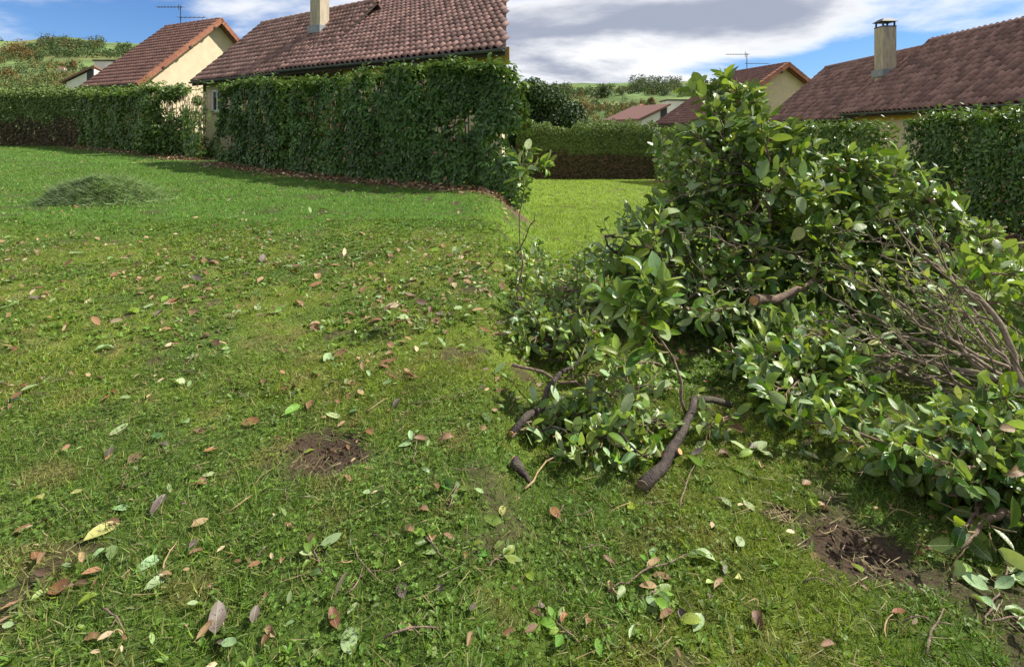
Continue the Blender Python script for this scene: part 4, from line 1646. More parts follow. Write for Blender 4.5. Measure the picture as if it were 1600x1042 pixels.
C = np.array([.155, .225, .105]) * (1 - fr) + np.array([.12, .20, .05]) * fr
hc.add(T_BLADE1, np.stack([X, Y, Z + gz(gp[0] + X, gp[1] + Y) - gp[2]], 1), D, N, rng.uniform(.07, .19, n), rng.uniform(.007, .014, n), C * (1 + .55 * rng.uniform(-1, 1, (n, 1))))
f = hc.build('clippings', M['grass'], root)
tag(f, kind='stuff')
mb = MB()
th = np.linspace(0, 6.28, 25)[:-1]
rows_ = [[(math.cos(t) * q * .93, math.sin(t) * q * .58, .37 * (1 - q ** 2.6) - .02) for t in th] for q in (1, .75, .5, .25)]
Vh = np.array(sum(rows_, []) + [(0, 0, .35)])
Qh = [(i * 24 + j, i * 24 + (j + 1) % 24, (i + 1) * 24 + (j + 1) % 24, (i + 1) * 24 + j) for i in range(3) for j in range(24)]
Th = [(72 + j, 72 + (j + 1) % 24, 96) for j in range(24)]
mb.add(Vh, Th, Qh)
mb.build('core', rough_mat('clipping_core', (.06, .10, .035), (.09, .14, .05), 40, .95, .5, 90), root, True)

# ------------------------------------------------------------------ branches
def bez(p0, p1, bow, n=9, wig=.02):
    p0, p1 = np.asarray(p0, float), np.asarray(p1, float)
    L = np.linalg.norm(p1 - p0)
    t = np.linspace(0, 1, n)[:, None]
    b = np.asarray(bow, float)
    P = p0 + (p1 - p0) * t + 4 * t * (1 - t) * b
    w = rng.normal(size=(n, 3)) * wig * L
    w[0] = 0
    w[-1] = 0
    return P + w


def along(P, t):
    n = len(P) - 1
    i = min(int(t * n), n - 1)
    f = t * n - i
    return P[i] * (1 - f) + P[i + 1] * f, norm(P[i + 1] - P[i])


PILE_MATS = (['laurel'] * 5 + ['laurel_light'] * 4 + ['laurel_dark'] * 2 + ['pale'] * 2)


def put_leaf(root, base, P, D, N, L, mat, curled=False, ms=None):
    ms = leaf_meshes(mat, curled)
    x, y, z = frames(np.asarray(D, float)[None], np.asarray(N, float)[None])
    o = bpy.data.objects.new('leaf', random.choice(ms))
    wv = random.uniform(.85, 1.15)
    mt = Matrix((x[0] * L, y[0] * L * wv, z[0] * L)).transposed().to_4x4()
    mt.translation = Vector(np.asarray(P) - base)
    o.parent = root
    o.matrix_local = mt
    col.objects.link(o)
    return o


NLEAF = [0]


def branch(label, p0, p1, bow=(0, 0, .1), r=.014, twigs=7, twig_len=.3, leaves=5, leaf=.15, group=None, name='laurel_branch', bare=.25, mats=PILE_MATS,
           bark='bark', up=.35, spread=.8, cut=True, tipleaves=4, droop=.0, twr=.0045, tbark=None, flat=False):
    """a cut branch: woody stem, side twigs, leaves set round each twig"""
    p0, p1 = np.asarray(p0, float), np.asarray(p1, float)
    base = p0
    root = empty(name, base, label, 'branch', group)
    path = bez(p0, p1, bow)
    n = len(path)
    mb = MB()
    mb.tube(path, np.linspace(r, max(r * .3, .003), n), 7)
    mb.build('stem', M[bark], root, True, base)
    if cut:
        d = norm(path[0] - path[1])
        mc = MB()
        mc.tube([path[0] + d * .001, path[0] + d * .004], r * .86, 8)
        mc.build('cut_face', M['cut'], root, False, base)
    lv = []
    T0 = norm(p1 - p0)
    for k in range(twigs):
        t = bare + (1 - bare) * (k + random.uniform(.1, .9)) / twigs
        q, d = along(path, t)
        side = norm(np.cross(d, rng.normal(size=3)))
        if flat:
            side = norm(np.cross(d, (0, 0, random.choice((-1, 1)))))
        td = norm(d * random.uniform(.5, 1.0) + side * spread + np.array([0, 0, up * random.uniform(.2, 1)]))
        L = twig_len * random.uniform(.6, 1.25) * (1.15 - .5 * t)
        tp = bez(q, q + td * L, (0, 0, -.06 * L), 5, .03)
        MB().tube(tp, np.linspace(twr, twr * .45, 5), 5).build('twig', M[tbark or 'twig_green'], root, True, base)
        for j in range(leaves):
            u = .3 + .7 * (j + .6) / leaves
            lv.append((along(tp, min(u, .999)), j))
    tp = path[-4:]
    for j in range(tipleaves):
        lv.append((along(tp, .3 + .69 * j / max(tipleaves, 1)), j))
    gold = 2.4
    ph = random.uniform(0, 6.28)
    for (q, d), j in lv:
        a = np.cross(d, (0.2, .1, .97))
        a = norm(a)
        b = np.cross(d, a)
        th = ph + j * gold + random.uniform(-.4, .4)
        rad = a * math.cos(th) + b * math.sin(th)
        D = norm(d * random.uniform(.5, .9) + rad * random.uniform(.6, 1.0) + np.array([0, 0, random.uniform(-.35, .25) - droop]))
        N = np.array([0, 0, 1.0]) * .7 + d * .5 + rng.normal(size=3) * .45
        if flat:
            sg = np.cross(d, (0, 0, 1.0)) * (1 if j % 2 else -1)
            D = norm(d * random.uniform(.3, 1) + sg * random.uniform(.5, 1.1) + np.array([0, 0, random.uniform(-.12, .06)]))
            N = np.array([0, 0, 1.0]) + rng.normal(size=3) * .25
        if random.random() < .12:
            N = -N
        L = leaf * random.uniform(.48, 1.14)
        put_leaf(root, base, q + D * .012, D, N, L, random.choice(mats) if random.random() > .012 else random.choice(('brown', 'tan', 'yellow_green')), random.random() < .42)
        NLEAF[0] += 1
    return root


def Gp(x, y, lift=0.0):
    p = G(x, y)
    p[2] += lift
    return p


# --- hand placed branches of the pile: (label, base px, tip px, options)
branch('tallest leafy laurel branch forming the peak of the cut pile', U(1185, 340, 5.0), U(1150, 122, 5.0), (.02, 0, 0), .020, 20, .34, 7, .175, up=.5, bare=.15)
branch('leafy branch leaning left beside the peak of the pile', U(1190, 330, 4.9), U(1108, 160, 4.8), (-.05, 0, .1), .018, 15, .36, 6, .18, up=.45, bare=.2)
branch('leafy branch on the right shoulder of the pile peak', U(1210, 340, 5.0), U(1238, 225, 4.9), (.05, 0, .05), .018, 15, .30, 7, .18, up=.4, bare=.2)
branch('branch with big hanging leaves just below the pile peak', U(1200, 360, 4.7), U(1190, 190, 4.5), (.05, 0, .05), .016, 13, .30, 6, .2, droop=.25)
for i, (bx, by, tx, ty, lab) in enumerate(((1180, 275, 1058, 242, 'dark bare stem reaching left from the pile below its peak'),
                                          (1175, 265, 1085, 205, 'thin dark stem rising left through the pile peak'),
                                          (1165, 262, 1112, 165, 'dark twiggy stem climbing steeply inside the pile peak'),
                                          (1185, 290, 1070, 268, 'lowest dark stem pointing left above the far lawn'))):
    branch(lab, U(bx, by, 4.6), U(tx, ty, 4.45), (0, 0, -.05), .012, 8, .22, 2, .12, bark='bark_dark', tbark='bark', bare=.25, cut=False, twr=.005)

for (bx, by, tx, ty, D, lab) in ((1330, 420, 1340, 256, 4.9, 'upright leafy branch topping the right mound of the pile'),
                                 (1340, 430, 1400, 272, 4.8, 'leafy branch at the top right of the right mound'),
                                 (1290, 400, 1295, 285, 5.0, 'leafy branch between the peak and the right mound'),
                                 (1360, 430, 1455, 315, 4.7, 'reddish twigged branch at the right end of the mound'),
                                 (1370, 440, 1478, 340, 4.7, 'branch with pale leaf tips leaning out of the right mound'),
                                 (1270, 430, 1245, 300, 4.6, 'leafy branch in the middle of the pile')):
    branch(lab, U(bx, by, D), U(tx, ty, D - .1), (0, 0, .1), .016, 17, .36, 7, .165, up=.5, bare=.15)
for (bx, by, tx, ty, D, lab) in ((1150, 440, 1005, 352, 5.0, 'leafy branch sloping down the left flank of the pile'),
                                 (1150, 450, 952, 405, 4.9, 'lowest leafy branch at the left flank of the pile'),
                                 (1160, 420, 1062, 305, 5.2, 'leafy branch high on the left flank of the pile'),
                                 (1140, 460, 985, 440, 4.6, 'dark leafy branch lying at the foot of the left flank'),
                                 (1180, 420, 1100, 300, 4.9, 'leafy branch filling the left flank below the peak')):
    branch(lab, U(bx, by, D), U(tx, ty, D - .1), (0, 0, .08), .016, 16, .34, 7, .155, up=.4, bare=.1)
for (bx, by, tx, ty, D, lab) in ((1440, 440, 1530, 372, 4.6, 'leafy branch falling toward the right hedge'),
                                 (1470, 470, 1598, 430, 4.0, 'bright leafy branch at the right edge above the bare twigs'),
                                 (1500, 500, 1625, 475, 3.8, 'bright leafy branch at the right edge behind the forked stems'),
                                 (1440, 450, 1560, 412, 4.5, 'spray of young leaves on the right flank of the pile')):
    branch(lab, U(bx, by, D), U(tx, ty, D - .1), (0, 0, .08), .014, 15, .30, 6, .15, up=.4, bare=.1, mats=['laurel_light'] * 3 + ['laurel', 'pale'])

# generic branches heaped through the pile
PILE = [(935, 420), (985, 355), (1060, 310), (1085, 200), (1130, 130), (1160, 110), (1195, 190), (1245, 300), (1330, 275), (1415, 295), (1475, 345), (1520, 385), (1600, 430), (1600, 560), (1500, 640), (1330, 640), (1200, 655), (1120, 600), (1110, 520), (1010, 470), (940, 450)]


def inside(x, y, poly):
    c = False
    n = len(poly)
    for i in range(n):
        x0, y0 = poly[i]
        x1, y1 = poly[(i + 1) % n]
        if (y0 > y) != (y1 > y) and x < (x1 - x0) * (y - y0) / (y1 - y0) + x0:
            c = not c
    return c


def surf(y):
    return float(np.interp(y, [100, 300, 450, 560, 650], [5.0, 4.75, 4.25, 3.75, 3.25]))


axis = U(1240, 440, 5.4)
cnt = 0
while cnt < 140:
    x, y = random.uniform(930, 1600), random.uniform(110, 650)
    if not inside(x, y, PILE):
        continue
    if 1270 < x and 410 + (x-1290)*.0 < y < 640 and y > 490 - (x-1270)*.38 and random.random() < .97:
        continue
    if 1100 < x < 1205 and 505 < y < 600 or x < 1060 and y > 520:
        continue
    Dp = surf(y) + random.uniform(0.05, .6)
    c = U(x, y, Dp)
    g = float(gz(c[0], c[1])) + .08
    c[2] = max(c[2], g)
    d = norm((c - axis) * np.array([1, .7, .5]) + rng.normal(size=3) * .5 + np.array([0, -.35, .15]))
    L = random.uniform(.5, .8)
    p0 = c - d * L * .6
    p0[2] = max(p0[2], float(gz(p0[0], p0[1])) + .03)
    zone = ('peak' if y < 235 and x < 1275 else 'right mound' if x > 1275 and y < 335 else 'left flank' if x < 1090 else 'right flank' if x > 1430 else 'front foot' if y > 530 else 'upper middle' if y < 370 else 'lower middle')
    tone, tm = random.choice((('dark leaved', ['laurel_dark'] * 3 + ['laurel'] * 3), ('bright leaved', ['laurel_light'] * 4 + ['laurel'] * 2), ('pale backed', ['pale'] * 3 + ['laurel'] * 2 + ['laurel_light']), ('mid green', ['laurel'] * 4 + ['laurel_light'] * 2)))
    pose = 'rising' if d[2] > .3 else 'drooping' if d[2] < -.15 else 'spreading'
    side_ = 'leftward' if d[0] < 0 else 'rightward'
    branch(tone + ' branch ' + pose + ' ' + side_ + ' in the ' + zone + ' of the cut pile' if True else tone + ' laurel branch heaped in the ' + zone + ' of the cut pile', p0, c + d * L * .4, (0, 0, .04), random.uniform(.008, .016), 9, .27, 5, random.uniform(.105, .145), droop=random.uniform(.05, .3), group=tone + ' branches ' + pose + ' ' + side_ + ' in the ' + zone + ' of the pile', bare=.2, up=.3, mats=tm)
    cnt += 1

for i in range(16):
    x, y = random.uniform(1175, 1330), random.uniform(580, 655)
    c = Gp(x, y, random.uniform(.06, .2))
    d = norm(np.array([random.uniform(-1, .3), random.uniform(-.9, .1), random.uniform(-.1, .25)]))
    p0 = c - d * .3
    p0[2] = max(p0[2], float(gz(p0[0], p0[1])) + .04)
    half = 'left' if x < 1250 else 'right'
    branch('low leafy branch spilling on the grass at the ' + half + ' front edge of the pile', p0, c + d * .25, (0, 0, .05), .008, 10, .22, 5, random.uniform(.10, .13),
           group='low branches at the ' + half + ' front edge of the pile', bare=.1, up=.25, mats=PILE_MATS)

for i in range(20):
    x, y = random.uniform(835, 1010), random.uniform(560, 715)
    c = Gp(x, y, random.uniform(.03, .10))
    d = norm(np.array([random.uniform(-1, 1), random.uniform(-.7, .5), random.uniform(-.05, .12)]))
    p0 = c - d * .22
    p0[2] = max(p0[2], float(gz(p0[0], p0[1])) + .025)
    if p0[0] < .12 or (c + d * .22)[0] < .12:
        continue
    half = 'far' if y < 640 else 'near'
    branch('sparse leafy cutting lying on the grass left of the forked log, ' + half + ' side', p0, c + d * .22, (0, 0, .03), .006, 6, .17, 3, random.uniform(.09, .13),
           group='cuttings left of the forked log, ' + half + ' side', bare=.15, up=.15, mats=PILE_MATS + ['pale', 'laurel_light'], bark='bark_dark' if i % 2 else 'bark')

# bare thin twigs sticking out all over the pile
for i in range(46):
    if i < 26:
        x, y, zn = random.uniform(1290, 1590), random.uniform(330, 560), 'right side of the pile'
        d = norm(np.array([random.uniform(-1, .1), random.uniform(-.5, .1), random.uniform(-.1, .55)]))
    elif i < 36:
        x, y, zn = random.uniform(1040, 1260), random.uniform(300, 500), 'left front of the pile'
        d = norm(np.array([random.uniform(-1, .6), -.3, random.uniform(-.2, .5)]))
    else:
        x, y, zn = random.uniform(812, 960), random.uniform(440, 560), 'low left bundle'
        d = norm(np.array([random.uniform(-1, 1), random.uniform(-.4, .4), random.uniform(0, .35)]))
    c = U(x, y, surf(y) - .12) if i < 36 else Gp(x, y, .16)
    L = random.uniform(.35, .75) if i < 36 else random.uniform(.2, .4)
    p0 = c - d * L * .4
    p0[2] = max(p0[2], float(gz(p0[0], p0[1])) + .03)
    how = ('steep' if d[2] > .35 else 'slanting' if d[2] > .08 else 'low-lying')
    zn = zn + (', above its middle' if (i < 26 and y < 445) or (26 <= i < 36 and y < 400) or (i >= 36 and x < 885) else '')
    zn = zn.replace('bundle, above its middle', 'bundle, in its left half')
    branch('thin ' + how + (' leafy twig' if i % 3 == 0 else ' bare twig') + ' poking from the ' + zn, p0, c + d * L * .6, rng.normal(size=3) * .04, random.uniform(.005, .009), 5, .22, 1 if i % 3 == 0 else 0, .09, group=how + (' leafy' if i % 3 == 0 else ' bare') + ' twigs poking from the ' + zn, name='bare_twig', bark='bark_light', tbark='bark_light', spread=.45, bare=.3, cut=False, tipleaves=1, twr=.0035, mats=['laurel_light', 'pale'])

# twig fan: several long bare stems from the cut end at the right edge
fan_base = U(1604, 622, 3.3)
FAN = [(1330, 432, 3.7, 'second'), (1290, 500, 3.55, 'low'), (1312, 470, 3.6, ''), (1400, 410, 3.75, ''), (1260, 512, 3.5, ''), (1420, 385, 3.9, ''), (1345, 520, 3.4, ''), (1370, 450, 3.6, ''), (1300, 545, 3.35, ''), (1450, 360, 4.0, '')]
FLAB = ['long bare brown stem with leafy tip in the twig fan at right', 'long bare stem low in the twig fan ending near the dark hollow', 'bare stem in the middle of the twig fan at right',
        'bare stem bending up through the twig fan', 'longest bare stem of the twig fan reaching left', 'steep bare stem at the top of the twig fan', 'short low bare stem under the twig fan',
        'thin bare stem crossing the twig fan', 'lowest bare stem of the twig fan close to the grass', 'steepest bare stem behind the twig fan']
for (x, y, D, _), lab in zip(FAN, FLAB):
    branch(lab, fan_base + rng.normal(size=3) * .05, U(x, y, D), (0, .02, random.uniform(-.06, .06)), random.uniform(.013, .021), 10, .36, 1, .085, bark='bark_light', tbark='bark_light', bare=.25, spread=.34, up=.15, cut=False, tipleaves=5,
           mats=['laurel_light', 'laurel', 'pale', 'yellow_green'], twr=.0055)
for i in range(6):
    x, y = random.uniform(1290, 1440), 0
    y = 400 + (1440 - x) * .75 + random.uniform(-30, 60)
    D = random.uniform(3.15, 3.5)
    branch('thin light brown stem packed in the front of the twig fan', fan_base + rng.normal(size=3) * np.array([.05, .05, .04]) + (0, -.08, .03), U(x, y, D), (0, .02, random.uniform(-.05, .07)), random.uniform(.006, .010), 8, .32, 1, .08,
           group='thin stems in the front of the twig fan', bark='bark_light', tbark='bark_light', bare=.35, spread=.32, up=.15, cut=False, tipleaves=3, mats=['laurel_light', 'pale', 'yellow_green'], twr=.0042)
branch('thick forked bare stem rising at the right edge of the pile', U(1600, 612, 3.2), U(1430, 400, 3.7), (.16, 0, .05), .026, 9, .5, 2, .10, bark='bark_light', tbark='bark_light', bare=.3, spread=.5, cut=False, twr=.009)
branch('diagonal brown stem above the twig fan near the right hedge', U(1545, 440, 4.0), U(1440, 362, 4.3), (.0, 0, .03), .020, 5, .3, 3, .12, bark='bark', tbark='bark', bare=.3, twr=.007)
branch('thick brown limb lying across the middle of the pile', U(1178, 470, 4.05), U(1300, 432, 4.3), (0, 0, -.02), .042, 4, .3, 3, .13, bark='bark', bare=.5, twr=.008)
branch('dark curved limb in the shade at the middle of the pile', U(1030, 500, 4.3), U(1120, 452, 4.3), (0, 0, .05), .022, 3, .25, 3, .13, bark='bark_dark', bare=.5)
branch('dark crooked stick hooked out of the left flank', U(965, 395, 4.5), U(945, 368, 4.4), (-.02, 0, -.02), .016, 0, .2, 0, .1, bark='bark_dark', tipleaves=0)
branch('dark stick lying level on the left flank', U(945, 369, 4.45), U(985, 377, 4.5), (0, 0, .01), .012, 0, .2, 0, .1, bark='bark_dark', tipleaves=0)
branch('upright dark stem with pale leaves on the left of the pile', U(1012, 520, 3.9), U(1022, 345, 4.0), (.03, 0, 0), .014, 8, .22, 4, .14, bark='bark_dark', bare=.55, mats=['pale', 'laurel_light', 'laurel'])

# forked log in the foreground with its leafy sprig
lb = Gp(1005, 772, .035)
lm = Gp(1050, 700, .10)
lt = U(1085, 622, 3.05)
root = empty('log', lb, 'dark forked log with pale cut stubs lying in the right foreground', 'log')
mb = MB()
mb.tube(bez(lb, lt, (.035, 0, -.02), 9, .007), [.034, .028, .0265, .0275, .0235, .0245, .0215, .0205, .019], 10)
mb.build('trunk', M['bark_dark'], root, True, lb)
mb = MB()
mb.tube(bez(lt + (-.02, 0, -.02), U(1142, 632, 3.1), (0, 0, .02), 5, .01), [.020, .021, .019, .020, .019], 9)
mb.build('limb', M['bark_grey'], root, True, lb)
mc = MB()
dd = norm(lb - lm)
mc.tube([lb + dd * .001, lb + dd * .006], .030, 10)
mc.build('cut_face', M['bark'], root, False, lb)
for (x, y, dx) in ((1035, 712, -1), (1056, 708, 1)):
    p = U(x, y, 2.68 if dx < 0 else 2.66)
    mc = MB()
    ddx = np.array([dx * .5, -.5, .6]) * .03
    mc.tube([p - ddx * .8, p + ddx], [.02, .017], 8)
    st = mc.build('stub', M['bark_dark'], root, True, lb)
    mc = MB()
    mc.tube([p + ddx * 1.02, p + ddx * 1.12], [.0155, .015], 8)
    mc.build('cut_wood', M['cut'], st, False, lb)
mc = MB()
pe = U(1142, 632, 3.1)
mc.tube([pe, pe + (.006, 0, 0)], .0165, 9)
mc.build('cut_wood', M['cut'], root, False, lb)
branch('pale leafy sprig rising from the forked log', U(1072, 648, 3.0), U(958, 462, 3.1), (.09, 0, .06), .010, 15, .22, 5, .15, bark='bark', bare=.38, mats=['laurel_light'] * 3 + ['pale'] * 2 + ['laurel'], name='laurel_sprig', up=.5, droop=.2)
branch('upper fork of the pale sprig above the forked log', U(1010, 540, 3.05), U(1012, 440, 3.1), (.03, 0, .0), .007, 9, .18, 5, .145, bark='bark', bare=.3, mats=['laurel_light'] * 3 + ['pale', 'laurel'], name='laurel_sprig')

# left bundle of the right view
branch('dark thin log lying diagonally at the left of the right view', Gp(800, 690, .04), U(926, 548, 3.6), (0, 0, .02), .022, 4, .3, 4, .14, bark='bark_dark', bare=.7, name='laurel_branch')
branch('black limb in the shade of the left leaf bundle', U(803, 570, 3.9), U(880, 535, 3.9), (0, 0, .02), .026, 3, .25, 4, .14, bark='bark_dark', bare=.4)
branch('long thin branch lying level across the left foreground', Gp(800, 596, .10), U(1005, 642, 3.0), (0, 0, .03), .011, 6, .25, 2, .11, bark='bark', tbark='bark', bare=.4)
branch('short brown log with cut end at the seam of the two lawns', Gp(802, 735, .04), Gp(828, 766, .03), (0, 0, .01), .032, 0, .2, 0, .1, bark='bark_dark', tipleaves=0)
branch('pale brown branch in the sunlit left bundle', U(806, 500, 4.7), U(935, 462, 4.7), (0, 0, -.02), .024, 7, .4, 3, .12, bark='bark', tbark='bark', bare=.3)
branch('bare twiggy branch below the pale one in the left bundle', U(860, 500, 4.4), U(960, 478, 4.3), (0, 0, .02), .014, 7, .35, 2, .11, bark='bark', tbark='bark', bare=.2)
branch('knotty brown branch rising in the left bundle', U(862, 472, 4.9), U(905, 450, 4.9), (0, 0, .02), .026, 5, .3, 3, .12, bark='bark', tbark='bark', bare=.3)
k = 0
while k < 34:
    x, y = random.uniform(806, 940), random.uniform(408, 560)
    if x > 930 - (y - 410) * -.1 and y < 440:
        continue
    c = Gp(x, y, random.uniform(.04, .16))
    d = norm(np.array([random.uniform(-1, 1), random.uniform(-1, .2), random.uniform(-.1, .3)]))
    L = random.uniform(.4, .7)
    p0 = c - d * L * .5
    p1 = c + d * L * .5
    for p in (p0, p1):
        p[2] = max(p[2], float(gz(p[0], p[1])) + .03)
    if min(p0[0] / p0[1], p1[0] / p1[1]) < .0:
        continue
    bz = 'far side' if y < 450 else 'middle' if y < 510 else 'near side'
    bh = 'left' if x < 870 else 'right'
    branch('small leaved laurel branch on the ' + bz + ' of the low left bundle, ' + bh + ' half', p0, p1, (0, 0, .03), .007, 10, .22, 6, .095, group='branches on the ' + bz + ' of the left bundle, ' + bh + ' half', bare=.1, up=.25, mats=PILE_MATS + ['laurel_light', 'pale', 'yellow_green'])
    k += 1
# leaves lying flat in front of the bundle
for (x0, y0, x1, y1, lab) in ((1000, 690, 880, 668, 'row of pale leaves lying on the grass left of the forked log'), (1150, 668, 1100, 690, 'leafy spray lying under the forked log on its right'),
                              (965, 655, 1030, 688, 'bright leafy spray lying left of the forked log'), (800, 700, 850, 668, 'pair of big pale leaves on a spray at the seam of the lawns'), (960, 700, 900, 735, 'drooping spray on the grass in the left foreground')):
    branch(lab, Gp(x0, y0, .05), Gp(x1, y1, .06), (0, 0, .03), .005, 8, .13, 4, .098, bare=.1, up=.1, mats=['laurel_light'] * 2 + ['pale'] * 2 + ['laurel'], name='laurel_sprig', cut=False)

# tall shoot standing at the seam with a spray poking right
branch('upright laurel shoot at the left edge of the right lawn', Gp(806, 520), U(818, 235, 4.0), (-.02, 0, 0), .008, 5, .16, 4, .115, bare=.78, mats=['laurel_light', 'laurel', 'pale'], spread=.9, name='laurel_shoot')
branch('leaf spray poking right from the upright shoot', U(816, 262, 4.0), U(852, 262, 3.9), (0, 0, .03), .005, 4, .10, 4, .115, bare=.2, mats=['laurel_light', 'laurel_light', 'laurel'], cut=False, name='laurel_sprig')
branch('dark bare twig pointing up right at the edge of the far lawn', U(808, 395, 4.2), U(836, 332, 4.2), (0, 0, -.02), .006, 7, .07, 0, .1, bark='bark_dark', tbark='bark_dark', cut=False, tipleaves=0, twr=.003, name='bare_twig')

# right foreground cluster
RB = Gp(1612, 815, .08)
CL = [(1250, 662, 2.75, 'leafy tip of the foreground branch reaching farthest left'), (1310, 690, 2.6, 'leafy foreground branch above the bare soil hollow'), (1370, 690, 2.65, 'bright foreground branch left of the centre of the leafy cluster'),
      (1420, 740, 2.45, 'leafy foreground branch hanging over the grass tuft'), (1500, 700, 2.55, 'leafy branch at the middle of the foreground cluster'), (1555, 690, 2.5, 'leafy branch near the right edge of the foreground cluster'),
      (1590, 730, 2.3, 'dark leafy branch at the right edge of the foreground cluster'), (1460, 780, 2.35, 'low leafy branch over the forked foreground stems'), (1330, 640, 2.85, 'upper left branch of the foreground cluster'), (1470, 665, 2.8, 'top branch of the foreground cluster under the twig fan'),
      (1540, 760, 2.25, 'inner branch of the foreground cluster')]
for (x, y, D, lab) in CL:
    tip = U(x, y, D)
    d = norm(RB - tip)
    L = random.uniform(.65, .9)
    p0 = tip + d * L
    p0[2] = max(p0[2], float(gz(p0[0], p0[1])) + .06)
    branch(lab, p0, tip, (0, 0, .06), .011, 19, .22, 6, .092, bare=.1, up=.3, droop=.1, mats=['laurel'] * 4 + ['laurel_light'] * 4 + ['pale', 'laurel_dark'])
for (bx, by, tx, ty, r, lab) in ((1612, 822, 1470, 800, .026, 'thick grey brown stem at the bottom of the foreground cluster'), (1592, 828, 1500, 885, .016, 'grey stem slanting to the grass below the cluster'),
                                 (1540, 815, 1505, 868, .012, 'reddish stem forking down under the cluster'), (1500, 800, 1450, 775, .011, 'thin stem running left from the forked stems'), (1600, 850, 1520, 838, .014, 'grey stem lying flat below the thick one'),
                                 (1470, 795, 1400, 690, .012, 'dark stem climbing through the foreground leaves')):
    branch(lab, Gp(bx, by, .09), Gp(tx, ty, .07), (0, 0, .02), r, 3, .2, 2, .12, bark='bark', bare=.5, cut=(bx < 1600), tipleaves=3)
for i in range(10):
    x, y = random.uniform(1430, 1590), random.uniform(640, 780)
    c = Gp(x, y + 60, random.uniform(.12, .25))
    d = norm(np.array([random.uniform(-1, .2), random.uniform(-.6, .4), random.uniform(-.1, .4)]))
    branch('leafy twig packed inside the foreground cluster, ' + ('left' if x < 1510 else 'right') + (' upper' if y < 710 else ' lower') + ' part', c - d * .25, c + d * .25, (0, 0, .03), .007, 9, .2, 5, .092, group='twigs in the foreground cluster, ' + ('left' if x < 1510 else 'right') + (' upper' if y < 710 else ' lower') + ' part', bare=.1, mats=PILE_MATS)

# sprigs lying on the grass
SPR = [(950, 930, 1085, 875, 2, 'sprig with big pale round leaves on the grass right of centre', ['laurel_light', 'laurel', 'pale']),
       (1000, 945, 1025, 935, 2, 'small cluster of glossy leaves at the lower end of the sprig', ['laurel', 'laurel_light']),
       (905, 1020, 870, 990, 2, 'glossy sprig with yellow green leaf at the bottom of the right lawn', ['laurel_light', 'laurel']),
       (1540, 985, 1575, 900, 4, 'pale backed sprig at the lower right corner', ['pale', 'pale', 'laurel_light']),
       (1545, 980, 1600, 975, 4, 'second pale backed shoot fanning from the lower right corner', ['pale', 'pale']),
       (505, 905, 490, 868, 2, 'three pointed leaf sprig on the grass of the left lawn', ['laurel', 'pale', 'laurel']),
       (648, 730, 650, 685, 1, 'pale two leaf sprig right of the bare hollow', ['pale']),
       (700, 800, 715, 770, 1, 'small pale sprig at the right side of the left lawn', ['pale', 'laurel']),
       (690, 880, 665, 850, 1, 'glossy dark green leaf pair at lower right of the left lawn', ['laurel', 'laurel_light']),
       (355, 515, 365, 495, 2, 'pale torn leaf cluster in the middle of the left lawn', ['pale']),
       (405, 500, 430, 492, 1, 'bright green leaf pair right of the torn cluster', ['laurel']),
       (290, 575, 300, 565, 1, 'pale leaf cluster above the middle of the left lawn', ['pale']),
       (760, 900, 785, 880, 3, 'green leafy weed at the right side of the left lawn', ['laurel', 'laurel_light'])]
for (x0, y0, x1, y1, k, lab, mats) in SPR:
    branch(lab, Gp(x0, y0, .012), Gp(x1, y1, .02), (0, 0, .004), .0026, max(k, 1), .04, 2, .074, bare=.4, up=.1, mats=mats, name='laurel_sprig', cut=False, tipleaves=2, twr=.002, flat=True)
print('pile leaves', NLEAF[0])

# ------------------------------------------------------------------ loose leaves on the lawn
def loose(x, y, length_px, ang_deg, mat, label, group=None, curled=False, name='fallen_leaf', lift=.014, cat='leaf'):
    p = G(x, y)
    k = p[1] / FPX
    L = length_px * k
    a = math.radians(ang_deg)
    D = np.array([math.cos(a), math.sin(a), random.uniform(-.08, .12)])
    N = np.array([random.gauss(0, .22), random.gauss(0, .22) - .12, 1.0])
    x_, y_, z_ = frames(D[None], N[None])
    o = bpy.data.objects.new(name, random.choice(leaf_meshes(mat, curled)))
    mt = Matrix((x_[0] * L, y_[0] * L * random.uniform(.85, 1.2), z_[0] * L)).transposed().to_4x4()
    mt.translation = Vector(p + np.array([0, 0, lift]) - D * L * .5)
    o.matrix_local = mt
    col.objects.link(o)
    return tag(o, label, cat, group)


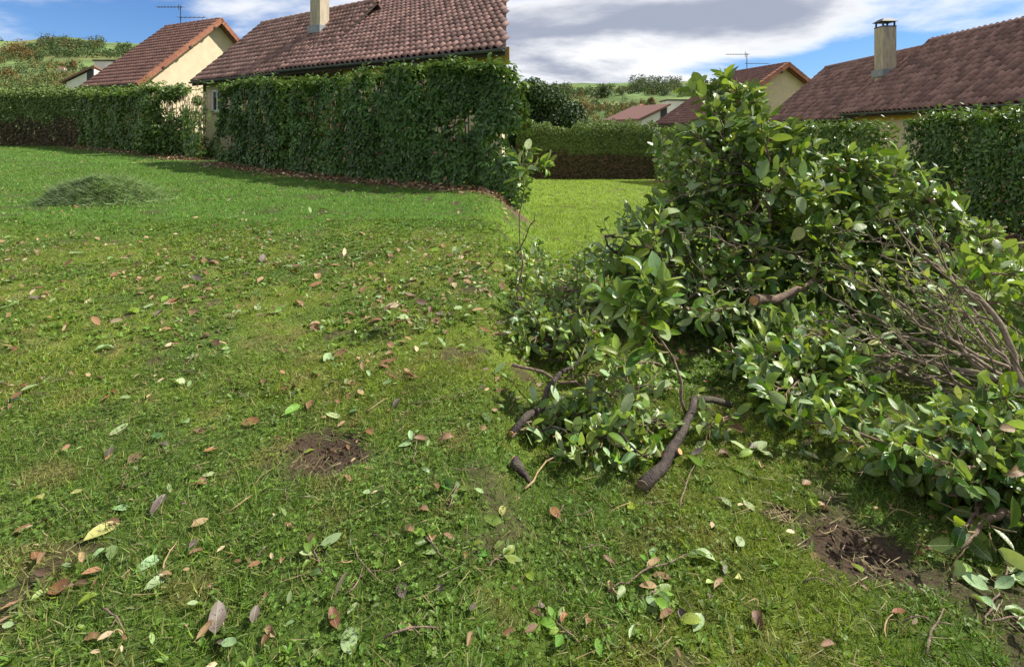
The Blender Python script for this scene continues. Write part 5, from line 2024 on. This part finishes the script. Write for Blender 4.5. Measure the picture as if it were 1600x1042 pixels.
LV = [(186, 678, 34, 80, 'pale', 0, 'pale round leaf lying alone on the left lawn'),
      (288, 662, 24, 150, 'pale', 0, 'small pale green leaf left of the bare hollow'),
      (160, 838, 56, 60, 'yellow_green', 0, 'large yellow green leaf curled in the left foreground'),
      (135, 843, 34, 130, 'yellow_green', 1, 'folded yellow green leaf touching the large one'),
      (233, 889, 46, 70, 'pale', 0, 'upper of two pale green leaves lying together at left'),
      (246, 914, 42, 60, 'pale', 0, 'lower of two pale green leaves lying together at left'),
      (56, 787, 34, 170, 'yellow_green', 1, 'pale yellow green leaf near the left edge of the lawn'),
      (120, 778, 24, 10, 'yellow_green', 1, 'small yellow green leaf right of the one near the left edge'),
      (189, 800, 28, 20, 'pale', 0, 'narrow pale leaf above the large yellow green one'),
      (63, 935, 26, 70, 'yellow_green', 0, 'thin yellow green leaf beside the brown leaf at lower left'),
      (95, 933, 44, 5, 'rust', 1, 'curled red brown leaf at the lower left of the lawn'),
      (125, 917, 28, 170, 'brown', 1, 'brown leaf with a straw stalk at lower left'),
      (338, 978, 52, 120, 'dark_leaf', 1, 'dark grey brown folded leaf at the bottom of the left lawn'),
      (340, 1015, 34, 150, 'dark_leaf', 1, 'curled grey brown leaf under the dark folded one'),
      (145, 1005, 28, 10, 'rust', 1, 'small rust leaf at the bottom left'),
      (522, 982, 42, 130, 'rust', 1, 'glossy rust brown leaf above the big veined leaf'),
      (545, 1014, 52, 120, 'pale', 0, 'big veined pale leaf at the bottom of the left lawn'),
      (418, 1006, 30, 80, 'rust', 1, 'red brown leaf left of the big veined leaf'),
      (635, 990, 28, 150, 'tan', 1, 'pinkish tan leaf at the bottom right of the left lawn'),
      (627, 928, 40, 120, 'dark_leaf', 0, 'grey leaf standing in the lower right of the left lawn'),
      (635, 837, 32, 170, 'tan', 1, 'pale brown leaf right of centre on the left lawn'),
      (700, 845, 26, 130, 'tan', 0, 'orange tan leaf on the right of the left lawn'),
      (676, 842, 30, 100, 'tan', 1, 'tan leaf touching the orange tan one on its left'),
      (658, 803, 32, 175, 'tan', 1, 'long pale tan leaf below the two leaf sprig'),
      (444, 880, 26, 80, 'tan', 1, 'triangular tan leaf left of the three pointed sprig'),
      (629, 882, 26, 100, 'yellow_green', 1, 'small yellow leaf standing in the grass at right'),
      (306, 875, 24, 20, 'tan', 1, 'small orange leaf right of the pair of pale leaves'),
      (249, 797, 40, 85, 'dark_leaf', 1, 'dark curled leaf above the pair of pale leaves'),
      (484, 707, 22, 60, 'laurel_light', 0, 'green leaf lying inside the bare hollow of the left lawn'),
      (520, 655, 30, 170, 'pale', 0, 'pale leaf above the bare hollow'),
      (770, 823, 34, 170, 'laurel', 0, 'green leaf at the right edge of the left lawn'),
      (785, 805, 24, 80, 'yellow_green', 0, 'yellowish leaf at the right edge of the left lawn'),
      (753, 672, 20, 160, 'tan', 0, 'small cream leaf at the right edge of the left lawn'),
      (549, 603, 22, 10, 'tan', 0, 'orange tan leaf above the bare hollow'),
      (216, 720, 40, 80, 'brown', 1, 'dark brown curled leaf below the pale round one'),
      (316, 757, 26, 150, 'tan', 1, 'tan leaf beside a pale one left of centre'),
      (326, 749, 20, 20, 'pale', 0, 'small pale leaf beside the tan one left of centre'),
      (392, 665, 30, 10, 'rust', 1, 'rusty brown leaf just left of the bare hollow'),
      (990, 797, 38, 55, 'laurel_light', 0, 'green leaf lying under the cut end of the forked log'),
      (1342, 893, 30, 110, 'laurel_light', 0, 'green leaf lying in the bare hollow of the right lawn'),
      (848, 957, 24, 0, 'dark_leaf', 1, 'dark brown curled leaf at lower left of the right lawn'),
      (935, 722, 24, 60, 'brown', 1, 'brown curled leaf left of the forked log'),
      (1070, 978, 30, 110, 'dark_leaf', 1, 'dark dry leaf below the pale leaved sprig'),
      (1042, 977, 30, 10, 'brown', 1, 'brown dry leaf below the pale leaved sprig'),
      (1123, 924, 28, 40, 'tan', 1, 'tan leaf right of the pale leaved sprig'),
      (1110, 914, 20, 30, 'yellow_green', 0, 'small yellow leaf right of the pale leaved sprig'),
      (1157, 908, 22, 20, 'yellow_green', 1, 'yellow tan leaf farther right of the pale sprig'),
      (1134, 714, 30, 0, 'brown', 1, 'pinkish brown curled leaf right of the forked log'),
      (1190, 731, 24, 60, 'tan', 1, 'tan leaf on the grass in front of the pile'),
      (1185, 705, 40, 15, 'pale', 0, 'pale leaf lying in front of the pile'),
      (1390, 792, 22, 60, 'tan', 1, 'cream curled leaf on the yellow tuft above the hollow'),
      (1405, 970, 24, 0, 'rust', 1, 'rust leaf on the dark turf at lower right'),
      (1512, 893, 28, 10, 'laurel_light', 0, 'green leaf below the slanting grey stem'),
      (1170, 795, 26, 100, 'pale', 0, 'pale wilted leaf among others right of the log'),
      (1135, 790, 24, 120, 'pale', 0, 'pale wilted leaf nearest the log on its right'),
      (1020, 870, 22, 60, 'pale', 0, 'torn pale leaf in the middle of the right lawn'),
      (1354, 855, 20, 10, 'dark_leaf', 1, 'grey leaf inside the bare hollow of the right lawn')]
for (x, y, L, a, m, cu, lab) in LV:
    loose(x, y, L * .88, a + random.uniform(-8, 8), m, lab, None, bool(cu))


def scatter(n, xr, yr, mats, Lr, label, group, curled=.5, dist=None):
    for i in range(n):
        while True:
            x, y = random.uniform(*xr), random.uniform(*yr)
            D_ = 1280 / (y - 190)
            X_ = (x - 800) / FPX * D_
            if random.random() < .15 + .85 * float(sstep(.42, .6, fbm(X_, D_, 1.5, 55, 3))):
                break
        loose(x, y, random.uniform(*Lr) * (.78 + .34 * (y - 380) / 650), random.uniform(0, 360), random.choice(mats), label, group, random.random() < curled, lift=random.uniform(.012, .03))


COLN = {'brown': 'brown', 'rust': 'rusty red', 'tan': 'pale tan', 'dark_leaf': 'dark grey-brown', 'pale': 'pale grey-green', 'laurel': 'mid green', 'laurel_light': 'bright green', 'laurel_dark': 'dark green'}
ZL = [((5, 270), 'left third'), ((270, 530), 'middle'), ((530, 785), 'right third')]
for mat, near_n, far_n in (('brown', 4, 14), ('rust', 3, 10), ('tan', 4, 14), ('dark_leaf', 3, 7), ('pale', 3, 13), ('laurel_light', 2, 8), ('laurel_dark', 1, 6)):
    dry = mat in ('brown', 'rust', 'tan', 'dark_leaf')
    for zi, (zr, zn) in enumerate(ZL):
        f = (.55, .9, 1.35)[zi]
        nm = COLN[mat] + (' dry leaf' if dry else ' shed leaf')
        scatter(max(1, int(far_n * f * .72)), zr, (395, 660), [mat], (14, 29), nm + ' on the mossy mid left lawn, in its ' + zn, nm + ' group, middle of left lawn, ' + zn, .8 if dry else .35)
        scatter(max(1, int(near_n * .75)), zr, (665, 1030), [mat], (15, 27), nm + ' among clover in the left foreground, in its ' + zn, nm + ' group, left foreground, ' + zn, .8 if dry else .35)
for mat, n_ in (('brown', 8), ('rust', 4), ('tan', 7), ('dark_leaf', 4), ('pale', 6), ('laurel_light', 4)):
    dry = mat in ('brown', 'rust', 'tan', 'dark_leaf')
    nm = COLN[mat] + (' dry leaf' if dry else ' shed leaf')
    scatter(n_, (815, 1560), (690, 1035), [mat], (18, 30), nm + ' on the turf of the right foreground', nm + ' group, right foreground', .8 if dry else .35)
for mat, n_ in (('laurel', 10), ('laurel_light', 10), ('pale', 9)):
    scatter(n_ + 1, (860, 1300), (560, 740), [mat], (24, 40), COLN[mat] + ' laurel leaf shed on the grass at the foot of the pile', COLN[mat] + ' leaves at the foot of the pile', .3)

# loose sticks and straws
def stick(x0, y0, x1, y1, r, mat, label, group=None):
    p0, p1 = Gp(x0, y0, .022), Gp(x1, y1, .03)
    mb = MB()
    P = bez(p0, p1, rng.normal(size=3) * .012 + (0, 0, .006), 6, .015)
    mb.tube(P, np.linspace(r, r * .5, 6), 5)
    q, d = along(P, .6)
    sd = norm(np.cross(d, (0, 0, 1)) * random.choice((-1, 1)) + d)
    L = np.linalg.norm(p1 - p0)
    mb.tube([q, q + sd * L * .22], [r * .6, r * .3], 5)
    o = mb.build('twig', M[mat], None, True, p0)
    o.location = p0
    return tag(o, label, 'twig', group)


for (a, b, c_, d_, r, m, lab) in ((255, 905, 277, 862, .003, 'straw', 'pale straw stalk beside the two pale leaves'), (160, 962, 196, 1012, .003, 'bark', 'thin brown twig at the bottom left of the lawn'),
                                  (575, 650, 605, 630, .003, 'straw', 'pale dry twig right of the hollow on the left lawn'), (355, 812, 392, 790, .003, 'straw', 'thin tan stalk in the middle of the left foreground'),
                                  (600, 1012, 685, 1000, .004, 'bark', 'reddish twig at the bottom right of the left lawn'), (555, 870, 600, 930, .003, 'bark', 'thin curved twig right of the three pointed sprig'),
                                  (545, 940, 566, 905, .0035, 'bark', 'short brown twig below the three pointed sprig'), (640, 640, 755, 612, .003, 'bark', 'long thin twig at the right of the left lawn'),
                                  (395, 770, 430, 742, .0015, 'straw', 'faint straw stalk left of the hollow'), (820, 775, 885, 715, .005, 'straw', 'long tan twig by the short log at the seam'),
                                  (1063, 800, 1085, 740, .004, 'bark', 'brown twig leaning right of the forked log'), (1448, 1035, 1475, 965, .004, 'bark', 'red brown twig at the bottom of the right lawn'),
                                  (1385, 1010, 1395, 975, .003, 'straw', 'pale stalk on the lower right turf'), (1320, 860, 1325, 890, .003, 'bark', 'thin twig in the right bare hollow'),
                                  (1280, 840, 1308, 836, .003, 'straw', 'pale root lying in the right bare hollow'), (1255, 925, 1310, 938, .003, 'bark', 'brown twig below the right bare hollow'),
                                  (1410, 990, 1460, 998, .003, 'bark', 'thin level twig at lower right')):
    stick(a, b, c_, d_, r, m, lab)
for i in range(26):
    x, y = random.uniform(20, 780), random.uniform(470, 1020)
    a = random.uniform(0, 3.14)
    L = random.uniform(16, 40)
    stick(x, y, x + L * math.cos(a), y + L * math.sin(a) * .6, random.uniform(.0018, .0032), random.choice(['straw', 'bark']), 'short dry twig lost in the grass of the left lawn', 'short twigs on the left lawn')
for i in range(16):
    x, y = random.uniform(830, 1500), random.uniform(730, 1020)
    a = random.uniform(0, 3.14)
    L = random.uniform(20, 50)
    stick(x, y, x + L * math.cos(a), y + L * math.sin(a) * .6, random.uniform(.0018, .0032), random.choice(['straw', 'bark']), 'short dry twig lost in the grass of the right lawn', 'short twigs on the right lawn')
print('objects', len(bpy.data.objects))
